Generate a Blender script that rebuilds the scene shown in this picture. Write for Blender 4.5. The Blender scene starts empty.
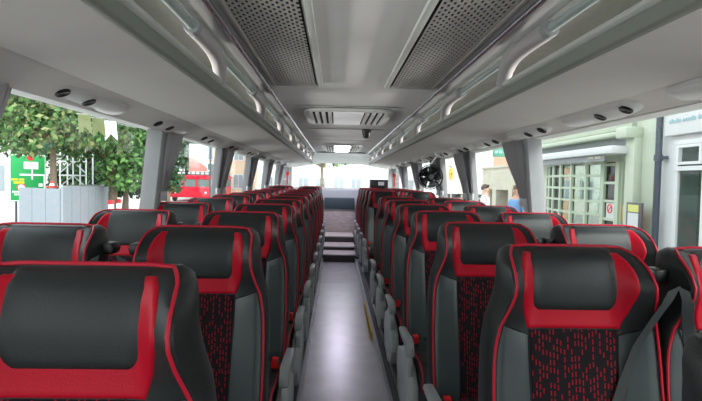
import bpy, bmesh, math, random
from mathutils import Vector, Matrix

scene = bpy.context.scene
COL = scene.collection
rnd = random.Random(7)
PI = math.pi

# ------------------------------------------------------------------ helpers
def lerp(tab, v):
    if v <= tab[0][0]: return tab[0][1]
    for (a, fa), (b, fb) in zip(tab, tab[1:]):
        if v <= b:
            k = (v - a) / (b - a)
            return fa + (fb - fa) * k
    return tab[-1][1]

def smooth(k):
    k = max(0.0, min(1.0, k))
    return k * k * (3 - 2 * k)

def make_mesh(name, bm, m, sm=True, mats=None):
    bmesh.ops.recalc_face_normals(bm, faces=bm.faces[:])
    me = bpy.data.meshes.new(name)
    bm.to_mesh(me); bm.free()
    if sm:
        for p in me.polygons: p.use_smooth = True
        try: me.set_sharp_from_angle(angle=math.radians(38))
        except Exception: pass
    for mm in (mats or [m]): me.materials.append(mm)
    return me

def put(name, me, parent=None, loc=(0, 0, 0), rz=0.0):
    o = bpy.data.objects.new(name, me); COL.objects.link(o)
    o.location = loc; o.rotation_euler = (0, 0, rz)
    if parent is not None: o.parent = parent
    return o

def obj(name, bm, m, parent=None, sm=True, loc=(0, 0, 0), mats=None):
    return put(name, make_mesh(name, bm, m, sm, mats), parent, loc)

def tag(o, label, cat, group=None, kind=None):
    o['label'] = label; o['category'] = cat
    if group: o['group'] = group
    if kind: o['kind'] = kind
    return o

def thing(name, label, cat, loc=(0, 0, 0), group=None, rz=0.0):
    o = bpy.data.objects.new(name, None); COL.objects.link(o)
    o.location = loc; o.rotation_euler = (0, 0, rz)
    o.empty_display_size = 0.1
    return tag(o, label, cat, group)

def struct(name, bm, m, label=None, sm=False):
    o = obj(name, bm, m, None, sm)
    o['kind'] = 'structure'
    if label:
        o['label'] = label
    return o

def box(bm, lo, hi, bev=0.0, seg=2):
    vs = [bm.verts.new((x, y, z)) for x in (lo[0], hi[0]) for y in (lo[1], hi[1]) for z in (lo[2], hi[2])]
    fs = []
    for idx in ((0, 1, 3, 2), (4, 6, 7, 5), (0, 4, 5, 1), (2, 3, 7, 6), (0, 2, 6, 4), (1, 5, 7, 3)):
        fs.append(bm.faces.new([vs[i] for i in idx]))
    if bev:
        es = list({e for f in fs for e in f.edges})
        bmesh.ops.bevel(bm, geom=es, offset=bev, segments=seg, affect='EDGES', profile=0.5)
    return bm

def B(*boxes, bev=0.0, seg=2):
    bm = bmesh.new()
    for lo, hi in boxes: box(bm, lo, hi, bev, seg)
    return bm

def prism(bm, pts, a, b, axis='y', bev=0.0):
    """closed polygon extruded from a to b; pts are (x,z) for y, (y,z) for x, (x,y) for z"""
    def P(p, t):
        if axis == 'y': return (p[0], t, p[1])
        if axis == 'x': return (t, p[0], p[1])
        return (p[0], p[1], t)
    A = [bm.verts.new(P(p, a)) for p in pts]
    Bv = [bm.verts.new(P(p, b)) for p in pts]
    n = len(pts)
    fs = [bm.faces.new(A), bm.faces.new(Bv[::-1])]
    for i in range(n):
        fs.append(bm.faces.new((A[i], A[(i + 1) % n], Bv[(i + 1) % n], Bv[i])))
    if bev:
        es = list({e for f in fs for e in f.edges})
        bmesh.ops.bevel(bm, geom=es, offset=bev, segments=2, affect='EDGES', profile=0.5)
    return bm

def sheet(bm, pts, a, b, n=1):
    """open polyline (x,z) extruded along y"""
    rows = [[bm.verts.new((p[0], a + (b - a) * k / n, p[1])) for p in pts] for k in range(n + 1)]
    for r0, r1 in zip(rows, rows[1:]):
        for i in range(len(pts) - 1):
            bm.faces.new((r0[i], r0[i + 1], r1[i + 1], r1[i]))
    return bm

def tube(bm, pts, r, n=8, flat=1.0, up=None, cap=True):
    pts = [Vector(p) for p in pts]
    rad = r if callable(r) else (lambda k: r)
    t0 = (pts[1] - pts[0]).normalized()
    ref = Vector(up) if up else (Vector((0, 0, 1)) if abs(t0.z) < .9 else Vector((1, 0, 0)))
    u = (ref - t0 * ref.dot(t0)).normalized()
    rings = []
    for i, p in enumerate(pts):
        if i == 0: t = t0
        elif i == len(pts) - 1: t = (pts[i] - pts[i - 1]).normalized()
        else: t = ((pts[i + 1] - pts[i]).normalized() + (pts[i] - pts[i - 1]).normalized()).normalized()
        u = (u - t * u.dot(t)).normalized()
        v = t.cross(u)
        k = i / (len(pts) - 1)
        rings.append([bm.verts.new(p + u * (math.cos(2 * PI * j / n) * rad(k)) + v * (math.sin(2 * PI * j / n) * rad(k) * flat)) for j in range(n)])
    for a, b in zip(rings, rings[1:]):
        for j in range(n):
            bm.faces.new((a[j], a[(j + 1) % n], b[(j + 1) % n], b[j]))
    if cap:
        bm.faces.new(rings[0][::-1]); bm.faces.new(rings[-1])
    return bm

def lathe(bm, prof, c=(0, 0, 0), axis='z', n=20):
    """profile [(r, h)] spun about an axis through c"""
    c = Vector(c)
    def P(r, h, a):
        if axis == 'z': return c + Vector((r * math.cos(a), r * math.sin(a), h))
        if axis == 'y': return c + Vector((r * math.cos(a), h, r * math.sin(a)))
        return c + Vector((h, r * math.cos(a), r * math.sin(a)))
    rings = []
    for r, h in prof:
        if r < 1e-6: rings.append([bm.verts.new(P(0, h, 0))])
        else: rings.append([bm.verts.new(P(r, h, 2 * PI * j / n)) for j in range(n)])
    for a, b in zip(rings, rings[1:]):
        for j in range(n):
            k = (j + 1) % n
            if len(a) == 1 and len(b) == 1: continue
            if len(a) == 1: bm.faces.new((a[0], b[k], b[j]))
            elif len(b) == 1: bm.faces.new((a[j], a[k], b[0]))
            else: bm.faces.new((a[j], a[k], b[k], b[j]))
    if len(rings[0]) > 1: bm.faces.new(rings[0][::-1])
    if len(rings[-1]) > 1: bm.faces.new(rings[-1])
    return bm

# ------------------------------------------------------------------ materials
def srgb(r, g, b):
    f = lambda c: c / 12.92 if c <= .04045 else ((c + .055) / 1.055) ** 2.4
    return (f(r / 255), f(g / 255), f(b / 255), 1)

def mat(name, col, rough=.5, metal=0.0, spec=.5, var=0.0, vscale=8.0, bump=0.0, bscale=200.0, emit=None, estr=0.0):
    m = bpy.data.materials.new(name); m.use_nodes = True
    nt = m.node_tree; b = nt.nodes['Principled BSDF']
    c = srgb(*col)
    b.inputs['Base Color'].default_value = c
    b.inputs['Roughness'].default_value = rough
    b.inputs['Metallic'].default_value = metal
    b.inputs['Specular IOR Level'].default_value = spec
    tc = nt.nodes.new('ShaderNodeTexCoord')
    if var:
        n = nt.nodes.new('ShaderNodeTexNoise'); n.inputs['Scale'].default_value = vscale; n.inputs['Detail'].default_value = 4
        nt.links.new(tc.outputs['Object'], n.inputs['Vector'])
        r = nt.nodes.new('ShaderNodeValToRGB')
        r.color_ramp.elements[0].position = .3; r.color_ramp.elements[1].position = .7
        r.color_ramp.elements[0].color = tuple(x * (1 - var) for x in c[:3]) + (1,)
        r.color_ramp.elements[1].color = tuple(min(1, x * (1 + var)) for x in c[:3]) + (1,)
        nt.links.new(n.outputs['Fac'], r.inputs['Fac']); nt.links.new(r.outputs['Color'], b.inputs['Base Color'])
    if bump:
        n = nt.nodes.new('ShaderNodeTexNoise'); n.inputs['Scale'].default_value = bscale
        nt.links.new(tc.outputs['Object'], n.inputs['Vector'])
        bp = nt.nodes.new('ShaderNodeBump'); bp.inputs['Strength'].default_value = bump; bp.inputs['Distance'].default_value = .002
        nt.links.new(n.outputs['Fac'], bp.inputs['Height']); nt.links.new(bp.outputs['Normal'], b.inputs['Normal'])
    if emit:
        b.inputs['Emission Color'].default_value = srgb(*emit); b.inputs['Emission Strength'].default_value = estr
    return m

M = {}
M['black'] = mat('black_leather', (38, 42, 42), .40, spec=.34, bump=.25, bscale=260)
M['red'] = mat('red_leather', (180, 8, 36), .45, spec=.28, bump=.2, bscale=260)
M['pipe'] = mat('red_piping', (190, 24, 50), .45, spec=.3)
M['seam'] = mat('dark_seam', (14, 14, 15), .8)
M['strap'] = mat('belt_webbing', (46, 51, 52), .7, bump=.4, bscale=500)
M['plastic'] = mat('black_plastic', (22, 22, 23), .45)
M['grey'] = mat('grey_plastic', (172, 175, 176), .42, var=.05)
M['greyd'] = mat('dark_grey_plastic', (84, 86, 88), .45)
M['redplastic'] = mat('red_plastic', (225, 20, 25), .4)
M['ceil'] = mat('ceiling_panel_grey', (226, 225, 223), .62, var=.04, vscale=3)
M['rack'] = mat('rack_panel', (226, 221, 217), .7, var=.03, vscale=4, bump=.08, bscale=600)
M['lip'] = mat('rack_lip_olive_grey', (142, 146, 137), .55)
M['lipl'] = mat('rack_lip_light', (206, 208, 202), .45)
M['rackin'] = mat('rack_carpet_grey', (166, 168, 162), .85, var=.06, vscale=40)
M['chrome'] = mat('polished_rail', (214, 214, 224), .22, 1.0)
M['tube'] = mat('grey_green_tube', (176, 190, 186), .3)
M['handle'] = mat('grab_handle_plastic', (196, 192, 192), .4)
M['white'] = mat('white_plastic', (226, 226, 224), .45)
M['lens'] = mat('pale_lens', (238, 238, 236), .25)
M['trimgrey'] = mat('pillar_trim', (168, 170, 170), .6, var=.03)
M['wall'] = mat('side_wall_grey', (120, 122, 124), .7, var=.05)
M['curtain'] = mat('curtain_grey', (176, 173, 176), .85, var=.08, vscale=30)
nt = M['curtain'].node_tree; bs = nt.nodes['Principled BSDF']; tl_ = nt.nodes.new('ShaderNodeBsdfTranslucent'); tl_.inputs[0].default_value = srgb(190, 186, 188)
mxs = nt.nodes.new('ShaderNodeMixShader'); mxs.inputs[0].default_value = .5
nt.links.new(bs.outputs[0], mxs.inputs[1]); nt.links.new(tl_.outputs[0], mxs.inputs[2]); nt.links.new(mxs.outputs[0], nt.nodes['Material Output'].inputs['Surface'])
M['tie'] = mat('curtain_tie', (196, 198, 200), .4)
M['alu'] = mat('aluminium_trim', (196, 198, 200), .3, .9)
M['yellow'] = mat('yellow_edge', (226, 184, 30), .5)
M['plat'] = mat('platform_floor', (84, 86, 90), .6, var=.1, vscale=60)
M['dark'] = mat('dark_cavity', (26, 27, 28), .8)
M['riser'] = mat('dark_riser', (84, 76, 74), .6)
M['padgrey'] = mat('dark_slate_panel', (70, 86, 92), .6)
M['shelf'] = mat('pale_parcel_shelf', (206, 212, 212), .6)
M['glow'] = mat('hatch_diffuser', (240, 240, 240), .4, emit=(255, 252, 255), estr=.05)
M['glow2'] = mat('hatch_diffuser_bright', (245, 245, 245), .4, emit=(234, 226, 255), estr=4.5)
M['sensor'] = mat('sensor_dark', (36, 34, 34), .35)
M['yellowplate'] = mat('yellow_sign', (214, 172, 52), .5)

def floor_material():
    m = bpy.data.materials.new('aisle_vinyl'); m.use_nodes = True
    nt = m.node_tree; b = nt.nodes['Principled BSDF']
    tc = nt.nodes.new('ShaderNodeTexCoord')
    n = nt.nodes.new('ShaderNodeTexNoise'); n.inputs['Scale'].default_value = 6; n.inputs['Detail'].default_value = 6
    n2 = nt.nodes.new('ShaderNodeTexNoise'); n2.inputs['Scale'].default_value = 90
    nt.links.new(tc.outputs['Object'], n.inputs['Vector']); nt.links.new(tc.outputs['Object'], n2.inputs['Vector'])
    mx = nt.nodes.new('ShaderNodeMath'); mx.operation = 'MULTIPLY_ADD'; mx.inputs[1].default_value = .35
    nt.links.new(n2.outputs['Fac'], mx.inputs[0]); nt.links.new(n.outputs['Fac'], mx.inputs[2])
    r = nt.nodes.new('ShaderNodeValToRGB')
    r.color_ramp.elements[0].position = .4; r.color_ramp.elements[0].color = srgb(190, 188, 198)
    r.color_ramp.elements[1].position = .9; r.color_ramp.elements[1].color = srgb(218, 216, 226)
    nt.links.new(mx.outputs[0], r.inputs['Fac']); nt.links.new(r.outputs['Color'], b.inputs['Base Color'])
    r2 = nt.nodes.new('ShaderNodeMapRange'); r2.inputs['To Min'].default_value = .26; r2.inputs['To Max'].default_value = .40
    nt.links.new(n.outputs['Fac'], r2.inputs['Value']); nt.links.new(r2.outputs['Result'], b.inputs['Roughness'])
    b.inputs['Coat Weight'].default_value = 1.0; b.inputs['Coat Roughness'].default_value = .27; b.inputs['Coat IOR'].default_value = 2.0
    return m
M['floor'] = floor_material()

def wood_material():
    m = bpy.data.materials.new('grey_wood_vinyl'); m.use_nodes = True
    nt = m.node_tree; b = nt.nodes['Principled BSDF']
    tc = nt.nodes.new('ShaderNodeTexCoord'); mp = nt.nodes.new('ShaderNodeMapping')
    mp.inputs['Scale'].default_value = (3, 10, 16)
    n = nt.nodes.new('ShaderNodeTexNoise'); n.inputs['Scale'].default_value = 2.5; n.inputs['Detail'].default_value = 5
    nt.links.new(tc.outputs['Object'], mp.inputs['Vector']); nt.links.new(mp.outputs['Vector'], n.inputs['Vector'])
    r = nt.nodes.new('ShaderNodeValToRGB')
    r.color_ramp.elements[0].position = .3; r.color_ramp.elements[0].color = srgb(184, 172, 166)
    r.color_ramp.elements[1].position = .75; r.color_ramp.elements[1].color = srgb(226, 216, 210)
    nt.links.new(n.outputs['Fac'], r.inputs['Fac']); nt.links.new(r.outputs['Color'], b.inputs['Base Color'])
    b.inputs['Roughness'].default_value = .5
    return m
M['wood'] = wood_material()

def fabric_material():
    """black moquette with short staggered red dashes"""
    m = bpy.data.materials.new('dash_fabric'); m.use_nodes = True
    nt = m.node_tree; b = nt.nodes['Principled BSDF']; L = nt.links
    tc = nt.nodes.new('ShaderNodeTexCoord'); sx = nt.nodes.new('ShaderNodeSeparateXYZ')
    L.new(tc.outputs['Object'], sx.inputs[0])
    def mth(op, a, bv=None, c=None):
        n = nt.nodes.new('ShaderNodeMath'); n.operation = op
        for i, v in enumerate((a, bv, c)):
            if v is None: continue
            if isinstance(v, (int, float)): n.inputs[i].default_value = v
            else: L.new(v, n.inputs[i])
        return n.outputs[0]
    xs = mth('MULTIPLY', sx.outputs['X'], 1 / .0096)
    cx = mth('FLOOR', xs); fx = mth('FRACT', xs)
    wn = nt.nodes.new('ShaderNodeTexWhiteNoise'); wn.noise_dimensions = '1D'; L.new(cx, wn.inputs['W'])
    zs = mth('ADD', mth('MULTIPLY', sx.outputs['Z'], 1 / .0195), mth('MULTIPLY', wn.outputs['Value'], 7.0))
    cz = mth('FLOOR', zs); fz = mth('FRACT', zs)
    cb = nt.nodes.new('ShaderNodeCombineXYZ'); L.new(cx, cb.inputs[0]); L.new(cz, cb.inputs[1])
    w2 = nt.nodes.new('ShaderNodeTexWhiteNoise'); w2.noise_dimensions = '2D'; L.new(cb.outputs[0], w2.inputs['Vector'])
    on = mth('GREATER_THAN', w2.outputs['Value'], .42)
    a = mth('MULTIPLY', mth('GREATER_THAN', fx, .3), mth('LESS_THAN', fx, .62))
    c = mth('MULTIPLY', mth('GREATER_THAN', fz, .12), mth('LESS_THAN', fz, .80))
    f = mth('MULTIPLY', mth('MULTIPLY', a, c), on)
    mx = nt.nodes.new('ShaderNodeMix'); mx.data_type = 'RGBA'
    L.new(f, mx.inputs[0]); mx.inputs[6].default_value = srgb(27, 22, 25); mx.inputs[7].default_value = srgb(138, 18, 38)
    L.new(mx.outputs[2], b.inputs['Base Color'])
    b.inputs['Roughness'].default_value = .92; b.inputs['Specular IOR Level'].default_value = .2
    return m
M['fabric'] = fabric_material()

def glass_material(name, tint=(1, 1, 1, 1), gloss=.06, haze=0.0):
    m = bpy.data.materials.new(name); m.use_nodes = True
    nt = m.node_tree; nt.nodes.clear(); L = nt.links
    out = nt.nodes.new('ShaderNodeOutputMaterial')
    tr = nt.nodes.new('ShaderNodeBsdfTransparent'); tr.inputs[0].default_value = tint
    gl = nt.nodes.new('ShaderNodeBsdfGlossy'); gl.inputs['Roughness'].default_value = .02
    mx = nt.nodes.new('ShaderNodeMixShader')
    lw = nt.nodes.new('ShaderNodeLayerWeight'); lw.inputs['Blend'].default_value = .5
    pw = nt.nodes.new('ShaderNodeMath'); pw.operation = 'POWER'; pw.inputs[1].default_value = 5
    ma = nt.nodes.new('ShaderNodeMath'); ma.operation = 'MULTIPLY_ADD'; ma.inputs[1].default_value = .4; ma.inputs[2].default_value = gloss / 2
    L.new(lw.outputs['Facing'], pw.inputs[0]); L.new(pw.outputs[0], ma.inputs[0]); L.new(ma.outputs[0], mx.inputs[0]); L.new(tr.outputs[0], mx.inputs[1]); L.new(gl.outputs[0], mx.inputs[2])
    L.new(mx.outputs[0], out.inputs['Surface'])
    return m
M['glass'] = glass_material('coach_glass', (.97, .99, .98, 1))

# ------------------------------------------------------------------ camera frame (also used to place far things at a real depth)
F_PX = 500.0
CAM = Vector((-0.075, 0.0, 1.30))
VPX, VPY, ROLL = 336.0, 181.0, math.radians(1.15)
fwd_c = Vector(((VPX - 351) / F_PX, (200.5 - VPY) / F_PX, -1)).normalized()     # bus +Y seen in camera axes
up_c = Vector((math.sin(ROLL), math.cos(ROLL), 0)); up_c = (up_c - fwd_c * up_c.dot(fwd_c)).normalized()
right_c = fwd_c.cross(up_c)
R_c2w = Matrix((right_c, fwd_c, up_c))            # rows: world axes in camera coordinates
cam_d = bpy.data.cameras.new('camera'); cam_d.sensor_width = 36; cam_d.lens = F_PX / 702 * 36
cam_d.clip_start = .02; cam_d.clip_end = 500
cam = bpy.data.objects.new('camera', cam_d); COL.objects.link(cam)
cam.matrix_world = Matrix.Translation(CAM) @ R_c2w.to_4x4()
scene.camera = cam

def at(px, py, Y):
    """world point seen at pixel (px,py) at distance Y down the coach"""
    d = R_c2w @ Vector(((px - 351) / F_PX, (200.5 - py) / F_PX, -1))
    return CAM + d * (Y / d.y)
def at_x(px, py, X):
    d = R_c2w @ Vector(((px - 351) / F_PX, (200.5 - py) / F_PX, -1))
    return CAM + d * ((X - CAM.x) / d.x)

# ------------------------------------------------------------------ coach shell
Y0, YR = -1.7, 11.6          # front bulkhead and rear wall
AISLE_END = 8.0
PZ = .06                     # seat platform height
def wx(z): return 1.22 - .1 * (z - 1.12)

struct('floor', B(((-.262, Y0, -.05), (.262, AISLE_END, 0))), M['floor'], 'grey vinyl aisle floor of the coach')
struct('floor_platform_left', B(((-1.35, Y0, -.05), (-.262, AISLE_END, PZ)), ((-1.35, AISLE_END, -.05), (-.262, YR, PZ + .03))), M['plat'], 'dark seat platform left of the aisle')
struct('floor_platform_right', B(((.262, Y0, -.05), (1.35, AISLE_END, PZ)), ((.262, AISLE_END, -.05), (1.35, YR, PZ + .03))), M['plat'], 'dark seat platform right of the aisle')
for s, nm in ((-1, 'left'), (1, 'right')):
    x0, x1 = sorted((s * .250, s * .274))
    x2, x3 = sorted((s * .315, s * .335))
    struct('trim_' + ('1' if s < 0 else '2'), B(((x0, Y0, 0), (x1, AISLE_END, PZ + .006)), ((x2, Y0, PZ), (x3, AISLE_END, PZ + .012)), bev=.003), M['alu'], 'metal edge trim along the aisle, ' + nm)
tag(obj('edge_strip', B(((.236, 4.05, .0), (.2495, 5.1, PZ + .012)), bev=.003), M['yellow']), 'yellow marker strip on the metal edge right of the aisle floor', 'marker strip')
# floor joints
tag(obj('floor_joint_strip', B(((-.249, 6.35, 0), (.249, 6.38, .004))), M['alu']), 'thin metal strip across the aisle floor before the rear steps', 'floor strip')

# rear steps
steps = [(8.0, 8.47, 0, .128), (8.47, 9.03, .128, .196), (9.03, 9.72, .196, .305)]
bm = bmesh.new()
for a, b_, z0, z1 in steps: box(bm, (-.262, a, -.05), (.262, 9.72, z1 - .012))
struct('floor_steps', bm, M['riser'], 'dark steps rising to the back of the coach')
bm = bmesh.new()
for a, b_, z0, z1 in steps: box(bm, (-.262, a - .01, z1 - .012), (.262, b_ - .012, z1), .003)
struct('trim_3', bm, M['wood'], 'pale treads of the rear steps')
bm = bmesh.new()
for a, b_, z0, z1 in steps: box(bm, (-.262, a - .018, z1 - .02), (.262, a - .0, z1 + .003), .003)
struct('trim_4', bm, M['alu'], 'bright nosings of the rear steps')
t = thing('rear_bench_plinth', 'grey wood effect panel with dark padded back above the rear steps', 'panel', (0, 9.73, .305))
obj('riser_panel', B(((-.30, 0, 0), (.30, .06, .42)), bev=.004), M['wood'], t)
obj('cap_rail', B(((-.30, -.012, .42), (.30, .07, .440)), bev=.004), M['alu'], t)
obj('back_panel', B(((-.30, .10, .44), (.30, .22, .665)), bev=.015), M['padgrey'], t)
struct('trim_5', B(((-1.2, 10.0, .40), (1.2, YR, 1.145)), bev=.03), M['shelf'], 'pale parcel shelf under the rear window')

# side walls below the glass, roof cove, pillars
SILL, HEAD = .80, 1.595
for s, nm in ((-1, 'left'), (1, 'right')):
    bm = bmesh.new()
    prism(bm, [(s * (wx(SILL) + .045), SILL), (s * (wx(0) + .01), 0), (s * 1.34, -.05), (s * 1.42, -.05), (s * 1.40, SILL)], Y0, YR)
    struct('wall_' + nm, bm, M['wall'])
    bm = bmesh.new()      # header above the glass, closing to the roof
    prism(bm, [(s * wx(HEAD), HEAD), (s * (wx(HEAD) + .1), HEAD), (s * 1.26, 1.98), (s * 1.12, 1.98), (s * 1.14, 1.70)], Y0, YR)
    struct('wall_' + nm + '_header', bm, M['ceil'])
    bm = bmesh.new()
    prism(bm, [(s * (wx(SILL) + .03), SILL - .02), (s * (wx(SILL) + .03), SILL + .02), (s * 1.40, SILL + .02), (s * 1.40, SILL - .02)], Y0, YR)
    struct('trim_' + ('6' if s < 0 else '7'), bm, M['trimgrey'], 'window sill along the seats, ' + nm)

PIL = {-1: [-.4, 1.33, 3.13, 4.85, 6.45, 8.05, 9.7, 11.3], 1: [-.3, 1.17, 3.19, 4.70, 6.0, 7.6, 9.2, 11.0]}
npil = 0
M['pillar'] = mat('pillar_cover', (142, 144, 145), .6, var=.03)
for s in (-1, 1):
    for k, y in enumerate(PIL[s]):
        npil += 1
        bm = bmesh.new()
        w = .036 if s < 0 else .030
        zs = [SILL + (HEAD + .02 - SILL) * i / 6 for i in range(7)]
        sec = [(-.035, -w), (-.045, -w + .012), (-.045, w - .012), (-.035, w), (.055, w), (.055, -w)]
        rows = [[bm.verts.new((s * (wx(z) + a), y + b, z)) for a, b in sec] for z in zs]
        for r0, r1 in zip(rows, rows[1:]):
            for i in range(6): bm.faces.new((r0[i], r0[(i + 1) % 6], r1[(i + 1) % 6], r1[i]))
        bm.faces.new(rows[0]); bm.faces.new(rows[-1])
        struct('wall_pillar_%d' % npil, bm, M['pillar'])
nwin = 0
for s in (-1, 1):
    for y0, y1 in zip(PIL[s], PIL[s][1:]):
        nwin += 1
        bm = bmesh.new()
        prism(bm, [(s * (wx(SILL) + .045), SILL), (s * (wx(HEAD) + .045), HEAD + .01), (s * (wx(HEAD) + .049), HEAD + .01), (s * (wx(SILL) + .049), SILL)], y0 + .06, y1 - .06)
        struct('window_%d' % nwin, bm, M['glass'])

# rear wall with its wide window, front bulkhead with the windscreen
def holed(lo, hi, hlo, hhi, y0, y1):
    return B(((lo[0], y0, lo[1]), (hlo[0], y1, hi[1])), ((hhi[0], y0, lo[1]), (hi[0], y1, hi[1])),
             ((hlo[0], y0, lo[1]), (hhi[0], y1, hlo[1])), ((hlo[0], y0, hhi[1]), (hhi[0], y1, hi[1])))
struct('wall_rear', holed((-1.40, -.05), (1.40, 1.98), (-1.10, 1.13), (1.14, 1.705), YR, YR + .06), M['trimgrey'])
struct('window_rear', B(((-1.10, YR + .03, 1.13), (1.14, YR + .034, 1.705))), M['glass'])
struct('wall_front', holed((-1.40, -.05), (1.40, 1.98), (-1.20, .25), (1.20, 1.92), Y0 - .06, Y0), M['trimgrey'])
struct('window_front', B(((-1.20, Y0 - .034, .25), (1.20, Y0 - .03, 1.92))), M['glass'])

# unseen panel added at the front to shade the right-hand seats
bm = bmesh.new()
box(bm, (.34, -1.02, PZ), (1.19, -.98, 1.72), .01)
struct('wall_partition', bm, M['wall'])
# ceiling
CE = 10.2
half = [(0, 1.905), (.30, 1.902), (.46, 1.893), (.525, 1.878), (.56, 1.868), (.80, 1.83), (1.02, 1.79), (1.115, 1.735)]
pts = [(-x + .022, z) for x, z in half[::-1]] + [(x + .022, z) for x, z in half[1:]]
bm = bmesh.new(); sheet(bm, pts, Y0, CE, 12)
struct('ceiling', bm, M['ceil'], sm=True)
bm = bmesh.new()       # dome that falls to the rear window
rows = []
for k in range(7):
    a = k / 6
    yy = CE + (YR - CE) * a
    dz = -.015 - .175 * smooth(a)
    rows.append([bm.verts.new((x, yy, max(z + dz, 1.60))) for x, z in pts])
for r0, r1 in zip(rows, rows[1:]):
    for i in range(len(pts) - 1): bm.faces.new((r0[i], r0[i + 1], r1[i + 1], r1[i]))
struct('ceiling_rear', bm, M['ceil'], sm=True)
struct('trim_8', B(((-1.1, CE - .02, 1.868), (1.1, CE + .02, 1.885))), M['lip'], 'dark joint across the ceiling near the back')
struct('roof', B(((-1.40, Y0 - .06, 1.96), (1.40, YR + .06, 2.02))), M['trimgrey'])
# panel joints across the ceiling
bm = bmesh.new()
for y in (4.0, 5.75, 7.35): box(bm, (-.50, y - .006, 1.893), (.50, y + .006, 1.8985))
struct('trim_9', bm, M['lip'], 'thin joints across the centre ceiling')

# ------------------------------------------------------------------ luggage racks
RE = 11.0
RC = .022
for s, nm in ((-1, 'left'), (1, 'right')):
    t = thing('luggage_rack', f'long grey overhead luggage rack with white arched handles, {nm} of the aisle', 'luggage rack', (0, 0, 0), 'overhead luggage racks')
    X = lambda p: [(s * a + RC, b) for a, b in p]
    bm = bmesh.new()
    prism(bm, X([(.640, 1.676), (.80, 1.662), (1.0, 1.640), (1.0, 1.660), (.80, 1.682), (.645, 1.70)]), Y0, RE)
    obj('tray', bm, M['rack'], t)
    bm = bmesh.new()
    prism(bm, X([(.650, 1.672), (.632, 1.673), (.624, 1.679), (.616, 1.714), (.640, 1.714), (.648, 1.69)]), Y0, RE, bev=.003)
    obj('lip', bm, M['lip'], t)
    bm = bmesh.new()
    prism(bm, X([(.617, 1.7145), (.606, 1.722), (.604, 1.733), (.614, 1.740), (.640, 1.738), (.640, 1.7145)]), Y0, RE, bev=.003)
    obj('lip_edge', bm, M['lipl'], t)  # paler colour stands in for light caught by the rounded top edge
    bm = bmesh.new()      # carpeted lining of the compartment
    prism(bm, X([(1.10, 1.66), (1.125, 1.66), (1.105, 1.745), (1.02, 1.785), (.82, 1.825), (.60, 1.86), (.60, 1.852), (.81, 1.815), (1.01, 1.772), (1.085, 1.74)]), Y0, RE - .05)
    obj('lining', bm, M['rackin'], t)
    bm = bmesh.new()      # rounded end cap
    prism(bm, X([(.61, 1.675), (1.0, 1.640), (1.08, 1.67), (1.07, 1.74), (.80, 1.81), (.61, 1.845)]), RE, RE + .02)
    obj('end_cap', bm, M['rack'], t)
    # hand rail with arched handles
    xr, zr = s * .592 + RC, 1.812
    bm = bmesh.new(); tube(bm, [(xr, Y0, zr), (xr, RE, zr)], .015, 10)
    obj('rail', bm, M['tube'], t)
    first, step = (2.19, 1.16) if s > 0 else (2.28, 1.20)
    y = first - step
    while y < RE:
        bm = bmesh.new()
        P0, P3 = Vector((xr, y - .54, zr - .002)), Vector((s * .618 + RC, y - .02, 1.736))
        P1, P2 = P0 + Vector((0, .36, .012)), P3 + Vector((-s * .012, -.10, .085))
        path = []
        for i in range(15):
            k = i / 14
            path.append(P0 * (1 - k) ** 3 + P1 * 3 * k * (1 - k) ** 2 + P2 * 3 * k * k * (1 - k) + P3 * k ** 3)
        tube(bm, path, lambda k: .029 + .005 * math.sin(PI * min(1, k * 1.1)), 12, up=(1, 0, 0))
        h = obj('handle', bm, M['handle'], t)
        bm = bmesh.new(); lathe(bm, [(.027, 0), (.030, .012), (.030, .034), (.020, .044)], (xr, y - .57, zr), 'y', 14)
        obj('collar', bm, M['grey'], h)
        y += step
    # chrome joint rail beside the ceiling
    bm = bmesh.new(); tube(bm, [(s * .522 + RC, Y0, 1.866), (s * .522 + RC, CE, 1.866)], .012, 10)
    o = obj('ceiling_rail', bm, M['chrome'])
    tag(o, f'polished metal rail along the ceiling edge above the {nm} luggage rack', 'rail', 'polished ceiling rails')
    # service channel over the windows
    bm = bmesh.new()
    lo_ = .022 if s < 0 else .004
    prism(bm, X([(1.003, 1.643), (1.012, 1.650), (1.07, 1.634 - lo_ * .5), (1.145, 1.598 - lo_), (1.150, 1.604), (1.118, 1.655), (1.003, 1.655)]), Y0, RE + .3)
    for v in bm.verts: v.co.x -= RC if s > 0 else 0
    o = obj('service_channel', bm, M['rack'])
    tag(o, f'pale moulded duct strip running above the windows, {nm} of the aisle', 'duct', 'service ducts above the windows')

ORD = ['first', 'second', 'third', 'fourth', 'fifth', 'sixth', 'seventh', 'eighth', 'ninth', 'tenth', 'eleventh', 'twelfth', 'thirteenth', 'fourteenth']

# reading light / air nozzle units
def oval(cx, cy, a, b, n=28, p=2.4):
    out = []
    for i in range(n):
        t_ = 2 * PI * i / n
        c, s_ = math.cos(t_), math.sin(t_)
        out.append((cx + a * math.copysign(abs(c) ** (2 / p), c), cy + b * math.copysign(abs(s_) ** (2 / p), s_)))
    return out
def dome(bm, cx, cy, a, b, h, z=0, rings=4, p=2.4):
    """shallow downward oval dome"""
    prev = None
    for k in range(rings + 1):
        q = k / rings * PI / 2
        r, dz = math.cos(q), -h * math.sin(q)
        if k == rings:
            c = bm.verts.new((cx, cy, z + dz))
            for i in range(len(prev)): bm.faces.new((prev[i], prev[(i + 1) % len(prev)], c))
        else:
            ring = [bm.verts.new((x, y, z + dz)) for x, y in oval(cx, cy, a * max(r, .02), b * max(r, .02), p=p)]
            if prev:
                for i in range(len(ring)): bm.faces.new((prev[i], prev[(i + 1) % len(ring)], ring[(i + 1) % len(ring)], ring[i]))
            else: bm.faces.new(ring)
            prev = ring
me_cache = {}
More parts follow.
